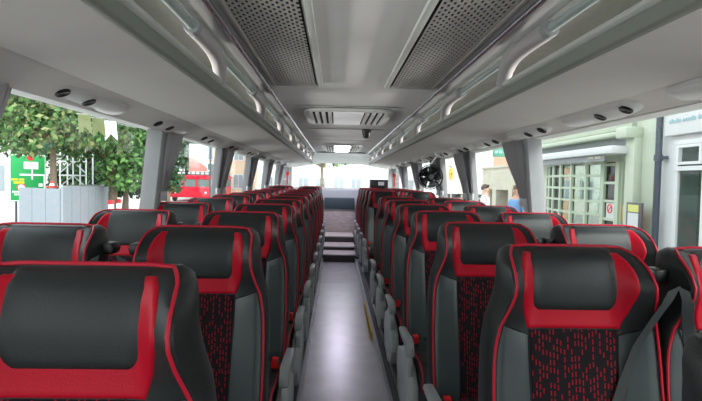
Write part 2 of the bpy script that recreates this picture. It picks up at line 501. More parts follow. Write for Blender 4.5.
def unit(s, y, label):
    t = thing('reading_light_unit', label, 'reading light', (s * 1.085, y, 1.624 if s > 0 else 1.615), 'reading light and air units above the windows')
    t.rotation_euler = (0, s * .40, 0)
    if 'ru' not in me_cache:
        bm = bmesh.new(); dome(bm, 0, 0, .060, .33, .022, p=2.6)
        me_cache['ru'] = make_mesh('housing', bm, M['white'])
        bm = bmesh.new(); dome(bm, 0, .16, .045, .13, .012, -.016)
        me_cache['lens'] = make_mesh('lamp_lens', bm, M['lens'])
        bm = bmesh.new()
        lathe(bm, [(.026, .012), (.028, -.004), (.024, -.009), (.014, -.006), (.0, -.004)], (0, 0, -.018), 'z', 18)
        me_cache['noz'] = make_mesh('air_nozzle', bm, M['plastic'])
    h = put('housing', me_cache['ru'], t)
    put('lamp_lens', me_cache['lens'], t)
    put('air_nozzle', me_cache['noz'], t, (0, -.05, 0)); put('air_nozzle', me_cache['noz'], t, (0, -.24, .004))
for s, nm, y0, dy, n in ((-1, 'left', 1.13, .98, 10), (1, 'right', 1.40, .82, 11)):
    for k in range(n):
        unit(s, y0 + dy * k, f'oval white reading light unit over the {nm} windows, {ORD[k]} from the camera')

# ceiling grilles with real slots
def grille(s, y0, y1):
    xa, xb = s * .215 + .022, s * .492 + .022
    t = thing('ceiling_grille', f'perforated grey air return grille in the ceiling, {"left" if s < 0 else "right"} of the aisle centre', 'grille', (0, y0, 1.876), 'perforated ceiling grilles')
    Lm = y1 - y0
    x0, x1 = min(xa, xb), max(xa, xb)
    bm = bmesh.new()
    nc = 15; cw = (x1 - x0 - .03) / nc
    bx = x0 + .015
    pitch = .044
    z = 0.0
    def q(a, b, c, d):
        bm.faces.new([bm.verts.new(p) for p in ((a, c, z), (b, c, z), (b, d, z), (a, d, z))])
    for c in range(nc):
        l = bx + c * cw
        q(l, l + cw * .36, .02, Lm - .02)
        off = (pitch / 2 if c % 2 else 0)
        y = .02 - off
        while y < Lm - .02:
            a, b_ = max(.02, y), min(Lm - .02, y + pitch * .34)
            if b_ > a: q(l + cw * .36, l + cw, a, b_)
            y += pitch
    bmesh.ops.remove_doubles(bm, verts=bm.verts[:], dist=1e-5)
    r = bmesh.ops.extrude_face_region(bm, geom=bm.faces[:])
    for v in r['geom']:
        if isinstance(v, bmesh.types.BMVert): v.co.z += .004
    obj('slotted_plate', bm, M['ceil2'], t, sm=False)
    obj('cavity', B(((x0 + .01, .012, .010), (x1 - .01, Lm - .012, .016))), M['dark'], t)  # dark sheet stands in for shade behind the slots
    bm = bmesh.new()
    xi = xa; xo = xb
    e = -s * .028
    box(bm, (min(xi, xi + e), -.01, -.006), (max(xi, xi + e), Lm + .012, .016), .004)
    obj('inner_edge', bm, M['lipl'], t)
    bm = bmesh.new()
    box(bm, (x0, -.01, -.003), (x1, .022, .014), .002); box(bm, (x0, Lm - .022, -.003), (x1, Lm + .01, .014), .002)
    lo, hi = sorted((xo, xo - s * .018)); box(bm, (lo, -.01, -.003), (hi, Lm + .01, .014), .002)
    obj('frame', bm, M['ceil2'], t)
M['ceil2'] = mat('grille_metal', (190, 188, 184), .5, .2)
grille(-1, .6, 3.08); grille(1, .6, 3.08)

# roof hatches with louvres
def hatch(cy, ly, hw, label, glow):   # louvred panel with a lit centre
    t = thing('roof_hatch', label, 'roof hatch', (0.02, cy, 1.897), 'louvred roof hatch panels')
    bm = bmesh.new(); prism(bm, oval(0, 0, hw, ly, 32, 7), -.022, .0, 'z', bev=.006)
    obj('frame', bm, M['white'], t)
    obj('louvre_recess', B(((-hw + .045, -ly + .09, -.0235), (-.125, ly - .09, -.0215)), ((.125, -ly + .09, -.0235), (hw - .045, ly - .09, -.0215))), M['dark'], t)  # flat dark plates painted in for the shade between louvres
    bm = bmesh.new(); box(bm, (-.13, -ly + .07, -.030), (.13, ly - .07, -.018), .004)
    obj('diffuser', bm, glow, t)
    for sx in (-1, 1):
        n = 4
        a, b_ = .125, hw - .045
        for i in range(n):
            x = sx * (a + (b_ - a) * (i + .62) / n)
            w = (b_ - a) / n * .30
            bm = bmesh.new(); box(bm, (x - w, -ly + .085, -.034), (x + w, ly - .085, -.020), .004)
            obj('louvre', bm, M['white'], t)
hatch(4.62, .50, .385, 'white louvred roof hatch panel nearest the camera, behind the ceiling grilles', M['glow'])
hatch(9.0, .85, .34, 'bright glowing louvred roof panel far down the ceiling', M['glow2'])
bm = bmesh.new(); lathe(bm, [(.055, 0), (.055, -.02), (.045, -.07), (.035, -.10), (0, -.105)], (.265, 5.75, 1.897), 'z', 16)
tag(obj('ceiling_sensor', bm, M['sensor']), 'small dark conical sensor hanging from the ceiling behind the first roof hatch', 'sensor')

# ------------------------------------------------------------------ seats
TOP, BOT = 1.135, .715      # top of backrest over the floor; length of the back
Wt = [(0, .146), (.006, .158), (.016, .168), (.035, .173), (.08, .176), (.12, .179), (.16, .189), (.20, .203), (.25, .213), (.30, .217), (.4, .220), (.55, .220), (.72, .214)]
At = [(0, .004), (.02, .030), (.05, .060), (.085, .076), (.12, .070), (.16, .050), (.20, .033), (.25, .024), (.32, .020), (.45, .024), (.72, .035)]
Rt = [(0, .034), (.006, .020), (.014, .011), (.026, .005), (.045, .001), (.07, 0)]
Tt = [(0, .030), (.006, .056), (.014, .072), (.03, .088), (.08, .10), (.2, .115), (.4, .13), (.72, .13)]
def yb(t): return -.150 * t + lerp(Rt, t) - .012 * math.exp(-((t - .09) / .07) ** 2)
def yf(x, t):
    w = lerp(Wt, t)
    return yb(t) - lerp(At, t) * smooth((abs(x) - .095) / max(.02, (w - .088)))
def fnorm(x, t):
    e = .003
    dx = (yf(x + e, t) - yf(x - e, t)) / (2 * e)
    dt = (yf(x, t + e) - yf(x, max(0, t - e))) / (e + min(t, e))
    return Vector((dx, -1, -dt)).normalized()
def spt(x, t, off=0.0):
    return Vector((x, yf(x, t), TOP - t)) + fnorm(x, t) * off

def shell_mesh():
    bm = bmesh.new()
    ts = [0, .004, .009, .016, .026, .04, .06, .085, .11, .14, .17, .2, .23, .26, .3, .35, .41, .48, .56, .64, .715]
    N = 19; rows = []
    for t in ts:
        w = lerp(Wt, t); T = lerp(Tt, t)
        fx = [w * (-1 + 2 * i / (N - 1)) for i in range(N)]
        loop = [(x, yf(x, t)) for x in fx]
        yw, yB = yf(w, t), yb(t) + T
        D = yB - yw
        k = (min(1, t / .05) * .5 + .5) * (1 - .45 * smooth((t - .10) / .15))
        side = [(w + .010 * k, yw + .006), (w + .020 * k, yw + D * .3), (w + .022 * k, yw + D * .6), (w + .010 * k, yw + D * .85), (w - .025, yB - .006), (w * .6, yB), (0, yB + .004)]
        loop += side
        loop += [(-x, y) for x, y in side[-2::-1]]
        rows.append([bm.verts.new((x, y, TOP - t)) for x, y in loop])
    n = len(rows[0])
    for r0, r1 in zip(rows, rows[1:]):
        for i in range(n): bm.faces.new((r0[i], r0[(i + 1) % n], r1[(i + 1) % n], r1[i]))
    top = rows[0]; back = top[N:]            # cap
    cap = bm.faces.new(top); bmesh.ops.triangulate(bm, faces=[cap])
    cap = bm.faces.new(rows[-1]); bmesh.ops.triangulate(bm, faces=[cap])
    return make_mesh('backrest', bm, M['black'])

def patch_mesh(name, m, t0, t1, hw, h, edge, nt=18, nx=18, base=-.002, open_top=False):
    """upholstery panel lying on the seat front; hw(t) its half width"""
    bm = bmesh.new(); rows = []
    for i in range(nt + 1):
        a = i / nt
        a = .5 - .5 * math.cos(PI * a) if True else a
        t = t0 + (t1 - t0) * a
        w = hw(t); row = []
        for j in range(nx + 1):
            b = -math.cos(PI * j / nx)
            x = w * b
            d = min(w - abs(x), 1 if open_top else t - t0, t1 - t)
            e = max(0, min(1, d / edge))
            row.append(bm.verts.new(spt(x, t, base + h * (min(1, .15 + t / .035) if open_top else 1) * math.sqrt(max(0, 1 - (1 - e) ** 2)))))
        rows.append(row)
    for r0, r1 in zip(rows, rows[1:]):
        for j in range(nx): bm.faces.new((r0[j], r0[j + 1], r1[j + 1], r1[j]))
    me = make_mesh(name, bm, m, sm=True)
    return me
def rounded(t1, hw, r):
    def f(t):
        d = t - (t1 - r)
        w = hw(t) if callable(hw) else hw
        if d <= 0: return w
        return w - r + math.sqrt(max(0, r * r - d * d))
    return f
PAD_T = .166
S = {}
S['backrest'] = shell_mesh()
S['headrest_pad'] = patch_mesh('headrest_pad', M['black'], .0005, PAD_T, rounded(PAD_T, .119, .036), .0125, .020, open_top=True)
S['headrest_surround'] = patch_mesh('headrest_surround', M['red'], .012, .212, lambda t: lerp([(.012, .130), (.03, .143), (.06, .150), (.10, .152), (.16, .142), (.212, .124)], t), .007, .008, nt=24, nx=26)
def bolster_mesh(s):
    bm = bmesh.new(); rows = []
    for i in range(17):
        row = []
        for j in range(9):
            k = j / 8
            ts = .228 - .030 * k
            t = ts + (.70 - ts) * i / 16
            xl, xr = .123 - .01 * smooth((t - .21) / .4), lerp(Wt, t) - .006
            x = xl + (xr - xl) * k
            d = min(x - xl, xr - x, t - ts, .70 - t)
            row.append(bm.verts.new(spt(s * x, t, .0002 + .0042 * math.sqrt(max(0, 1 - (1 - max(0, min(1, d / .010))) ** 2)))))
        rows.append(row)
    for r0, r1 in zip(rows, rows[1:]):
        for j in range(8): bm.faces.new((r0[j], r0[j + 1], r1[j + 1], r1[j]))
    return make_mesh('side_bolster', bm, M['bolster'])
M['bolster'] = mat('grey_bolster_leather', (62, 69, 70), .34, spec=.45, bump=.25, bscale=260)  # grey leather, lightened to carry the light the lower bolsters catch
S['side_bolster'] = {-1: bolster_mesh(-1), 1: bolster_mesh(1)}
S['fabric_panel'] = patch_mesh('fabric_panel', M['fabric'], .211, .70, lambda t: .1205 - .01 * smooth((t - .21) / .4), .005, .010)
bm = bmesh.new()
tl = [.70, .6, .5, .42, .35, .3, .26, .23, .2, .17, .14, .11, .085, .06, .042, .028, .017, .009, .003, .0]
path = [spt(-lerp(Wt, t), t) + Vector((-.003, -.003, 0)) for t in tl]
path += [spt(lerp(Wt, 0) * k / 4, 0) + Vector((0, -.010, .004)) for k in (-3, -1.5, 0, 1.5, 3)]
path += [spt(lerp(Wt, t), t) + Vector((.003, -.003, 0)) for t in tl[::-1]]
tube(bm, path, .0037, 6, up=(1, 0, 0)); S['piping'] = make_mesh('piping', bm, M['pipe'])
bm = bmesh.new()
for s in (-1, 1):
    tube(bm, [spt(s * (lerp(Wt, t) + (.121 - lerp(Wt, t)) * k - .002), t, .0005) for k, t in ((0, .195), (.25, .203), (.5, .212), (.75, .220), (1, .228))], .0018, 5)
    tube(bm, [spt(s * x, t, .0005) for x, t in ((.121, .212), (.119, .3), (.115, .4), (.112, .55), (.111, .69))], .0016, 5)
S['seam'] = make_mesh('seam', bm, M['seam'])
# cushion
bm = bmesh.new()
prism(bm, [(-.10, .33), (-.10, .455), (-.30, .450), (-.48, .462), (-.545, .440), (-.565, .40), (-.55, .34), (-.50, .325)], -.212, .212, 'x', bev=.014)
S['seat_cushion'] = make_mesh('seat_cushion', bm, M['black'])
bm = bmesh.new()
side = [(-.13, .452), (-.30, .447), (-.48, .458), (-.543, .436), (-.562, .40), (-.548, .345)]
CP = [(-.209, y, z) for y, z in side]
tube(bm, CP + [(.209, y, z) for y, z in side[::-1]], .0036, 6, up=(1, 0, 0))
S['cushion_piping'] = make_mesh('piping', bm, M['pipe'])
bm = bmesh.new(); box(bm, (-.125, -.50, .452), (.125, -.12, .464), .006); S['cushion_fabric'] = make_mesh('fabric_panel', bm, M['fabric'])
# pedestal
bm = bmesh.new()
box(bm, (-.17, -.46, .28), (.17, -.14, .325), .006)
prism(bm, [(-.42, 0), (-.18, 0), (-.20, .29), (-.40, .29)], -.07, .07, 'x', bev=.006)
S['pedestal'] = make_mesh('pedestal', bm, M['greyd'])
def side_meshes(s):
    """parts on one flank: s=-1 on the x<0 side"""
    out = {}
    lo, hi = sorted((s * .218, s * .262))
    bm = bmesh.new()
    prism(bm, [(-.06, .40), (-.03, .30), (-.10, .16), (-.30, .13), (-.46, .17), (-.52, .26), (-.50, .35), (-.40, .41), (-.20, .43)], lo, hi, 'x', bev=.006)
    out['side_panel'] = make_mesh('side_panel', bm, M['grey'])
    lo, hi = sorted((s * .243, s * .268))
    bm = bmesh.new()
    prism(bm, [(-.27, .50), (-.40, .545), (-.455, .53), (-.47, .47), (-.44, .36), (-.38, .24), (-.29, .24), (-.27, .36)], lo, hi, 'x', bev=.007)
    out['armrest'] = make_mesh('armrest', bm, M['grey'])
    lo, hi = sorted((s * .236, s * .276))
    bm = bmesh.new()
    prism(bm, [(-.18, .545), (-.18, .572), (-.40, .577), (-.45, .572), (-.478, .545), (-.484, .51), (-.470, .505), (-.45, .537), (-.38, .545)], lo, hi, 'x', bev=.010)
    out['arm_pad'] = make_mesh('arm_pad', bm, M['greyd2'])
    bm = bmesh.new()
    c = s * .193
    box(bm, (c - .016, -.215, .43), (c + .016, -.180, .535), .006)
    out['buckle'] = make_mesh('buckle', bm, M['plastic'])
    bm = bmesh.new()
    box(bm, (c - .014, -.219, .500), (c + .014, -.185, .543), .004)
    out['release_button'] = make_mesh('release_button', bm, M['redplastic'])
    # belt from the guide beside the shoulder across to the far hip
    bm = bmesh.new()
    P = [(.218, .085, .012), (.203, .12, .012), (.188, .165, .014), (.162, .24, .013), (.130, .33, .011), (.095, .43, .010), (.055, .55, .009), (.015, .68, .009)]
    rows = []
    for x, t, f in P:
        c = Vector((s * x, yf(min(x, lerp(Wt, t)), t) - f, TOP - t))
        rows.append([bm.verts.new(c + Vector((s * d * .93, -s * s * 0, d * .42)))for d in (-.017, -.006, .006, .017)])
    for r0, r1 in zip(rows, rows[1:]):
        for j in range(3): bm.faces.new((r0[j], r0[j + 1], r1[j + 1], r1[j]))
    r = bmesh.ops.extrude_face_region(bm, geom=bm.faces[:])
    for v in r['geom']:
        if isinstance(v, bmesh.types.BMVert): v.co.y += .0025
    out['seat_belt'] = make_mesh('seat_belt', bm, M['strap'])
    bm = bmesh.new()
    c = Vector((s * .220, .012, TOP - .066))
    prism(bm, [(c.x - s * .026, c.z - .022), (c.x + s * .008, c.z - .026), (c.x + s * .015, c.z - .008), (c.x + s * .009, c.z + .012), (c.x - s * .026, c.z + .014)], c.y - .032, c.y + .03, 'y', bev=.006)
    out['belt_guide'] = make_mesh('belt_guide', bm, M['plastic'])
    return out
M['greyd2'] = mat('arm_pad_grey', (140, 143, 145), .4)
FL = {-1: side_meshes(-1), 1: side_meshes(1)}

def seat(x, y, z, label, aisle, inner, arm, belt=True, group='black and red coach seats'):
    t = thing('coach_seat', label, 'seat', (x, y, z), group)
    put('backrest', S['backrest'], t)
    put('headrest_pad', S['headrest_pad'], t)
    put('headrest_surround', S['headrest_surround'], t)
    put('fabric_panel', S['fabric_panel'], t)
    put('side_bolster', S['side_bolster'][-1], t); put('side_bolster', S['side_bolster'][1], t)
    put('piping', S['piping'], t); put('seam', S['seam'], t)
    c = put('seat_cushion', S['seat_cushion'], t)
    put('piping', S['cushion_piping'], c); put('fabric_panel', S['cushion_fabric'], c)
    put('pedestal', S['pedestal'], t)
    if arm:
        put('side_panel', FL[aisle]['side_panel'], t)
        a = put('armrest', FL[aisle]['armrest'], t, (0, 0, -.028)); put('arm_pad', FL[aisle]['arm_pad'], a)
    b = put('buckle', FL[aisle]['buckle'], t, (0, -.03, -.03)); put('release_button', FL[aisle]['release_button'], b)
    if belt:
        put('seat_belt', FL[inner]['seat_belt'], t)
    put('belt_guide', FL[inner]['belt_guide'], t)
    return t

SLOPE = .0045
def rowname(side, pos, k):
    return f'black and red coach seat {side} of the aisle, {pos}, {ORD[k]} row from the camera'
PED = PZ        # pedestals stand on the platform
AX, WX = .520, 1.005
for k in range(12):
    y = .93 + .745 * k - (.07 if k == 0 else 0)
    dz = SLOPE * (y - 2) if y < 8.0 else SLOPE * 6 + .03
    seat(-AX + (.014 if k == 0 else 0), y, dz + (.013 if k == 0 else 0), rowname('left', 'aisle side', k), 1, -1, True, belt=k > 0)
    if k > 0: seat(-WX - .03, y, dz, rowname('left', 'window side', k), 1, 1, False)
RY = [.535, 1.335] + [1.30 + .735 * i for i in range(1, 6)] + [6.45, 7.19, 7.93, 8.67, 9.41]
for k, y in enumerate(RY):
    dz = SLOPE * (y - 2) if k < 7 else .045
    seat(AX + (.016, .044)[k] if k < 2 else AX + .024, y, dz, rowname('right', 'aisle side', k), -1, 1, True)
    if k > 0: seat(WX + .018, y, dz, rowname('right', 'window side', k), -1, -1, False)

# ------------------------------------------------------------------ curtains
def curtain(s, y_p, label, wtop=.30, wbot=.10, direction=1, zb=1.17):
    t = thing('curtain', label, 'curtain', (s * 1.13, y_p, 1.2), 'grey pleated window curtains')
    bm = bmesh.new(); NU, NV = 48, 16
    rows = []
    for j in range(NV + 1):
        v = j / NV; z = 1.60 + (zb - 1.60) * v
        k = smooth(v)
        wd = wtop + (wbot - wtop) * k
        y0 = .025 + .035 * k
        row = []
        for i in range(NU + 1):
            u = i / NU
            ph = u * 2 * PI * 6.5
            amp = .012 * (1 - .35 * v)
            yy = direction * (y0 + wd * u + .006 * math.sin(2 * ph))
            xx = -.075 - .1 * (z - 1.2) * 0 + amp * math.sin(ph + v)
            row.append(bm.verts.new((s * (wx(z) - 1.13 - .032 - .02 * (1 - v) + amp * math.sin(ph + .6 * v)), yy, z - 1.2)))
        rows.append(row)
    for r0, r1 in zip(rows, rows[1:]):
        for i in range(NU): bm.faces.new((r0[i], r0[i + 1], r1[i + 1], r1[i]))
    r = bmesh.ops.extrude_face_region(bm, geom=bm.faces[:])
    for v in r['geom']:
        if isinstance(v, bmesh.types.BMVert): v.co.x += s * .002
    obj('drape', bm, M['curtain'], t)
    bm = bmesh.new()
    cy = direction * (.060 + wbot / 2)
    lathe(bm, [(wbot * .52, -.030), (wbot * .55, -.02), (wbot * .55, .02), (wbot * .52, .03)], (0, cy, 0), 'z', 14)
    for v in bm.verts: v.co.x *= .40; v.co.x += s * (wx(zb) - 1.13 - .032)
    for v in bm.verts: v.co.z += zb - 1.2 + .01
    obj('tie_band', bm, M['tie'], t)
    bm = bmesh.new(); rows = []
    for j in range(7):
        v = j / 6; z = zb - .01 - (zb - .92) * v
        wd = wbot * (.9 + .5 * v); row = []
        for i in range(25):
            u = i / 24; ph = u * 2 * PI * 4.5
            row.append(bm.verts.new((s * (wx(z) - 1.13 - .012 + .010 * math.sin(ph)), cy + direction * wd * (u - .5), z - 1.2)))
        rows.append(row)
    for r0, r1 in zip(rows, rows[1:]):
        for i in range(24): bm.faces.new((r0[i], r0[i + 1], r1[i + 1], r1[i]))
    obj('tail', bm, M['curtain'], t)
for s, nm in ((-1, 'left'), (1, 'right')):
    for k, y in enumerate(PIL[s][1:-1]):
        curtain(s, y, wtop=.30 if s < 0 else .38, label=f'grey tied curtain on the {nm} windows, far side of the {ORD[k]} pillar from the camera')
    for k, y in enumerate(PIL[s][3:-1]):
        curtain(s, y, f'grey tied curtain on the {nm} windows, near side of the {ORD[k + 2]} pillar from the camera', .20, .09, -1)

# ------------------------------------------------------------------ fan, box, hammers
fp = at(430, 177, 5.55)
t = thing('round_fan', 'black round fan with white glints mounted by the right windows', 'fan', fp)
bm = bmesh.new()
for r_ in (.135, .105, .075, .045): 
    tube(bm, [(r_ * math.cos(2 * PI * i / 28), -.035 - (.02 if r_ < .12 else 0), r_ * math.sin(2 * PI * i / 28)) for i in range(29)], .0028 if r_ < .12 else .007, 6, up=(0, 1, 0))
for i in range(16):
    a = 2 * PI * i / 16
    tube(bm, [(.03 * math.cos(a), -.056, .03 * math.sin(a)), (.10 * math.cos(a), -.055, .10 * math.sin(a)), (.135 * math.cos(a), -.035, .135 * math.sin(a))], .002, 4)
obj('guard', bm, M['plastic'], t)
bm = bmesh.new(); lathe(bm, [(.0, .06), (.05, .055), (.055, .0), (.04, -.03), (0, -.04)], (0, 0, 0), 'y', 18); obj('motor', bm, M['plastic'], t)
for i in range(5):
    bm = bmesh.new(); a0 = 2 * PI * i / 5
    rows = []
    for j in range(6):
        r_ = .03 + .095 * j / 5
        rows.append([bm.verts.new((r_ * math.cos(a0 + w), -.02 + .02 * math.sin(w * 1.4), r_ * math.sin(a0 + w))) for w in [(-.56 + 1.12 * q / 4) * (.8 + .35 * j / 5) for q in range(5)]])
    for r0, r1 in zip(rows, rows[1:]):
        for q in range(4): bm.faces.new((r0[q], r0[q + 1], r1[q + 1], r1[q]))
    r = bmesh.ops.extrude_face_region(bm, geom=bm.faces[:])
    for v in r['geom']:
        if isinstance(v, bmesh.types.BMVert): v.co.y += .003
    obj('blade', bm, M['fanblade'] if 'fanblade' in M else M.setdefault('fanblade', mat('fan_blade_black', (30, 31, 32), .15)), t)
bm = bmesh.new(); lathe(bm, [(.030, -.05), (.026, -.062), (0, -.066)], (0, 0, 0), 'y', 16); obj('hub_cap', bm, M['greyd'], t)
bm = bmesh.new()
tube(bm, [(0, .045, .0), (0, .075, .06), (.02, .07, .15), (1.07 - fp.x, .06, 1.632 - fp.z)], .009, 8)
lathe(bm, [(.035, -.012), (.035, .004)], (1.07 - fp.x, .06, 1.630 - fp.z), 'z', 14)
obj('bracket', bm, M['white'], t)

bp = at(379, 190, 10.15)
t = thing('black_box', 'black box with a white label standing on the rear parcel shelf', 'box', (bp.x, 10.2, 1.145))
obj('casing', B(((-.18, -.06, 0), (.18, .12, .20)), bev=.012), M['plastic'], t)
obj('screen_panel', B(((-.155, -.064, .025), (.155, -.058, .18)), bev=.003), M['sensor'], t)
obj('white_label', B(((-.02, -.068, .085), (.10, -.063, .155))), M['white'], t)
for s, nm, px, py in ((-1, 'left', 289, 172), (1, 'right', 391.5, 172)):
    p = Vector((s * 1.10, 10.6 if s < 0 else 10.1, 1.30))
    t = thing('emergency_hammer', f'red emergency hammer on the {nm} rear window pillar', 'hammer', p, 'red emergency hammers')
    obj('holder', B(((-.012, -.05, -.10), (.012, .05, .14)), bev=.006), M['redplastic'], t)
    obj('hammer_head', B(((-.03, -.02, .10), (.03, .02, .17)), bev=.006), M['redplastic'], t)
    obj('mount', B(((min(0, s * .10), -.015, 0), (max(0, s * .10), .015, .04))), M['grey'], t)

# ------------------------------------------------------------------ outside
GZ = -.60
M['asphalt'] = mat('asphalt', (186, 184, 180), .9, var=.1, vscale=30)
M['paving'] = mat('paving', (196, 192, 186), .9, var=.08, vscale=12)
M['cream'] = mat('cream_green_paint', (182, 190, 172), .6, var=.03, vscale=3)
M['cream2'] = mat('pale_mint_paint', (182, 196, 174), .55)
M['whitep'] = mat('white_paint', (206, 208, 208), .5)
M['conc'] = mat('pale_stone', (190, 186, 170), .85, var=.06, vscale=4)
M['room'] = mat('dim_room', (44, 50, 47), .9, var=.35, vscale=3)  # colour darkened in place of the shade indoors
M['shopglass'] = glass_material('shop_glass', (.5, .56, .54, 1), .10)
M['valance'] = mat('grey_awning_cloth', (140, 144, 146), .8, var=.08, vscale=20)
M['iron'] = mat('dark_iron', (62, 70, 80), .5)
M['green'] = mat('sign_green', (0, 150, 74), .5)
M['signwhite'] = mat('sign_white', (240, 244, 240), .5)
M['signyellow'] = mat('sign_yellow', (214, 206, 30), .5)
M['signred'] = mat('sign_red', (216, 40, 44), .5)
M['hoard'] = mat('hoarding_grey', (132, 140, 148), .6, var=.04)
M['bus'] = mat('bus_red', (206, 22, 48), .3)
M['busglass'] = mat('bus_window', (96, 112, 110), .08)
M['paleb'] = mat('pale_render', (236, 234, 226), .8, var=.03)
M['tan'] = mat('tan_brick', (212, 186, 160), .85, var=.1, vscale=6)
M['brickr'] = mat('orange_brick', (220, 170, 140), .85, var=.1, vscale=6)
M['win'] = mat('far_window', (140, 150, 156), .15)
M['bark'] = mat('bark', (110, 98, 84), .9, var=.2, vscale=10)
M['skin'] = mat('skin', (224, 178, 152), .6)
M['blueshirt'] = mat('blue_shirt', (120, 166, 214), .8)
M['lightshirt'] = mat('white_shirt', (230, 230, 232), .8)
M['trouser'] = mat('dark_trousers', (52, 56, 70), .85)
M['hairb'] = mat('brown_hair', (74, 58, 48), .7)
M['hairg'] = mat('grey_brown_hair', (134, 112, 92), .7)
M['tealp'] = mat('sign_teal_grey', (150, 178, 184), .5)
M['bluebox'] = mat('blue_card', (96, 140, 176), .6)
M['greenplate'] = mat('street_sign_green', (66, 136, 112), .5)

bm = B(((-60, -12, GZ - .1), (60, 90, GZ)))
struct('ground', bm, M['asphalt'])
struct('pavement_right', B(((2.3, -8, GZ), (4.6, 60, GZ + .13))), M['paving'])

M['rearhouse'] = mat('rear_house_render', (216, 214, 212), .8, var=.03)
def leaf_mat(name, cols):
    m = bpy.data.materials.new(name); m.use_nodes = True
    nt = m.node_tree; b = nt.nodes['Principled BSDF']
    g = nt.nodes.new('ShaderNodeNewGeometry'); r = nt.nodes.new('ShaderNodeValToRGB')
    el = r.color_ramp.elements
    el[0].position = 0; el[0].color = srgb(*cols[0]); el[1].position = 1; el[1].color = srgb(*cols[-1])
    for i, c in enumerate(cols[1:-1], 1):
        e = el.new(i / (len(cols) - 1)); e.color = srgb(*c)
    nt.links.new(g.outputs['Random Per Island'], r.inputs['Fac']); nt.links.new(r.outputs['Color'], b.inputs['Base Color'])
    b.inputs['Roughness'].default_value = .6
    return m
M['leaf'] = leaf_mat('leaves_mid', [(36, 70, 30), (54, 96, 42), (78, 124, 54), (112, 152, 80)])
M['leafd'] = leaf_mat('leaves_dark', [(30, 58, 34), (44, 80, 44), (66, 106, 58)])
M['leafy'] = leaf_mat('leaves_pale', [(50, 92, 40), (74, 116, 54), (128, 134, 84), (40, 80, 36), (96, 136, 70)])

def tree(label, p, rad, n, size, m, seed, trunk_r=.16, group='trees seen through the left windows'):
    rr = random.Random(seed)
    t = thing('tree', label, 'tree', (p.x, p.y, GZ), group)
    c = Vector((0, 0, p.z - GZ))
    blobs = []
    for i in range(11):
        v = Vector((rr.gauss(0, 1), rr.gauss(0, 1), rr.gauss(0, 1))).normalized() * rr.uniform(.35, .8)
        blobs.append((Vector((v.x * rad[0], v.y * rad[1], v.z * rad[2])), rr.uniform(.35, .6)))
    bm = bmesh.new()
    for i in range(n):
        bc, br = rr.choice(blobs)
        d = Vector((rr.gauss(0, 1), rr.gauss(0, 1), rr.gauss(0, 1))).normalized() * rr.uniform(.55, 1.0)
        q = c + bc + Vector((d.x * rad[0], d.y * rad[1], d.z * rad[2])) * br
        s_ = size * rr.uniform(.6, 1.3)
        a = Vector((rr.gauss(0, 1), rr.gauss(0, 1), rr.gauss(0, 1))).normalized()
        b = a.cross(Vector((rr.gauss(0, 1), rr.gauss(0, 1), rr.gauss(0, 1)))).normalized()
        bm.faces.new([bm.verts.new(q + a * s_), bm.verts.new(q + b * s_ * .55 + a * .1 * s_), bm.verts.new(q - a * s_), bm.verts.new(q - b * s_ * .55 + a * .1 * s_)])
    me = bpy.data.meshes.new('foliage'); bm.to_mesh(me); bm.free(); me.materials.append(m)
    put('foliage', me, t)
    bm = bmesh.new()
    tube(bm, [(0, 0, 0), (.05, 0, c.z * .4), (0, .05, c.z * .8), (.02, 0, c.z + rad[2] * .4)], lambda k: trunk_r * (1.2 - .8 * k), 9)
    for bc, br in blobs[:7]:
        st = Vector((.02, 0, c.z * .75))
        tube(bm, [st, (st + c + bc) / 2 + Vector((0, 0, .1)), c + bc], lambda k: trunk_r * (.45 - .33 * k), 6)
    obj('trunk', bm, M['bark'], t)
tree('broad green tree behind the green road sign', at(52, 118, 17), (2.3, 1.6, 1.5), 5200, .11, M['leafy'], 3, .12)
tree('dense green tree behind the grey hoarding', at(112, 142, 19), (2.2, 1.6, 1.9), 6500, .12, M['leaf'], 5, .16)
tree('low dark tree behind the grey scaffold', at(84, 172, 25), (1.9, 1.3, 1.7), 4200, .14, M['leafd'], 23, .12)
tree('low dark green tree between the scaffold and the first left pillar', at(125, 170, 24), (2.6, 1.4, 1.9), 5000, .14, M['leafd'], 21, .14)
tree('dark green tree in the second left window above the red bus', at(168, 150, 34), (2.4, 1.6, 2.4), 3800, .17, M['leafd'], 8, .15)
tree('dark tree filling the first left window behind the other trees', at(72, 112, 26), (4.6, 1.8, 3.6), 6500, .19, M['leafd'], 11, .2)
tree('tree beyond the rear window', at(322, 154, 36), (2.4, 1.5, .8), 900, .16, M['leaf'], 13, .15, None)

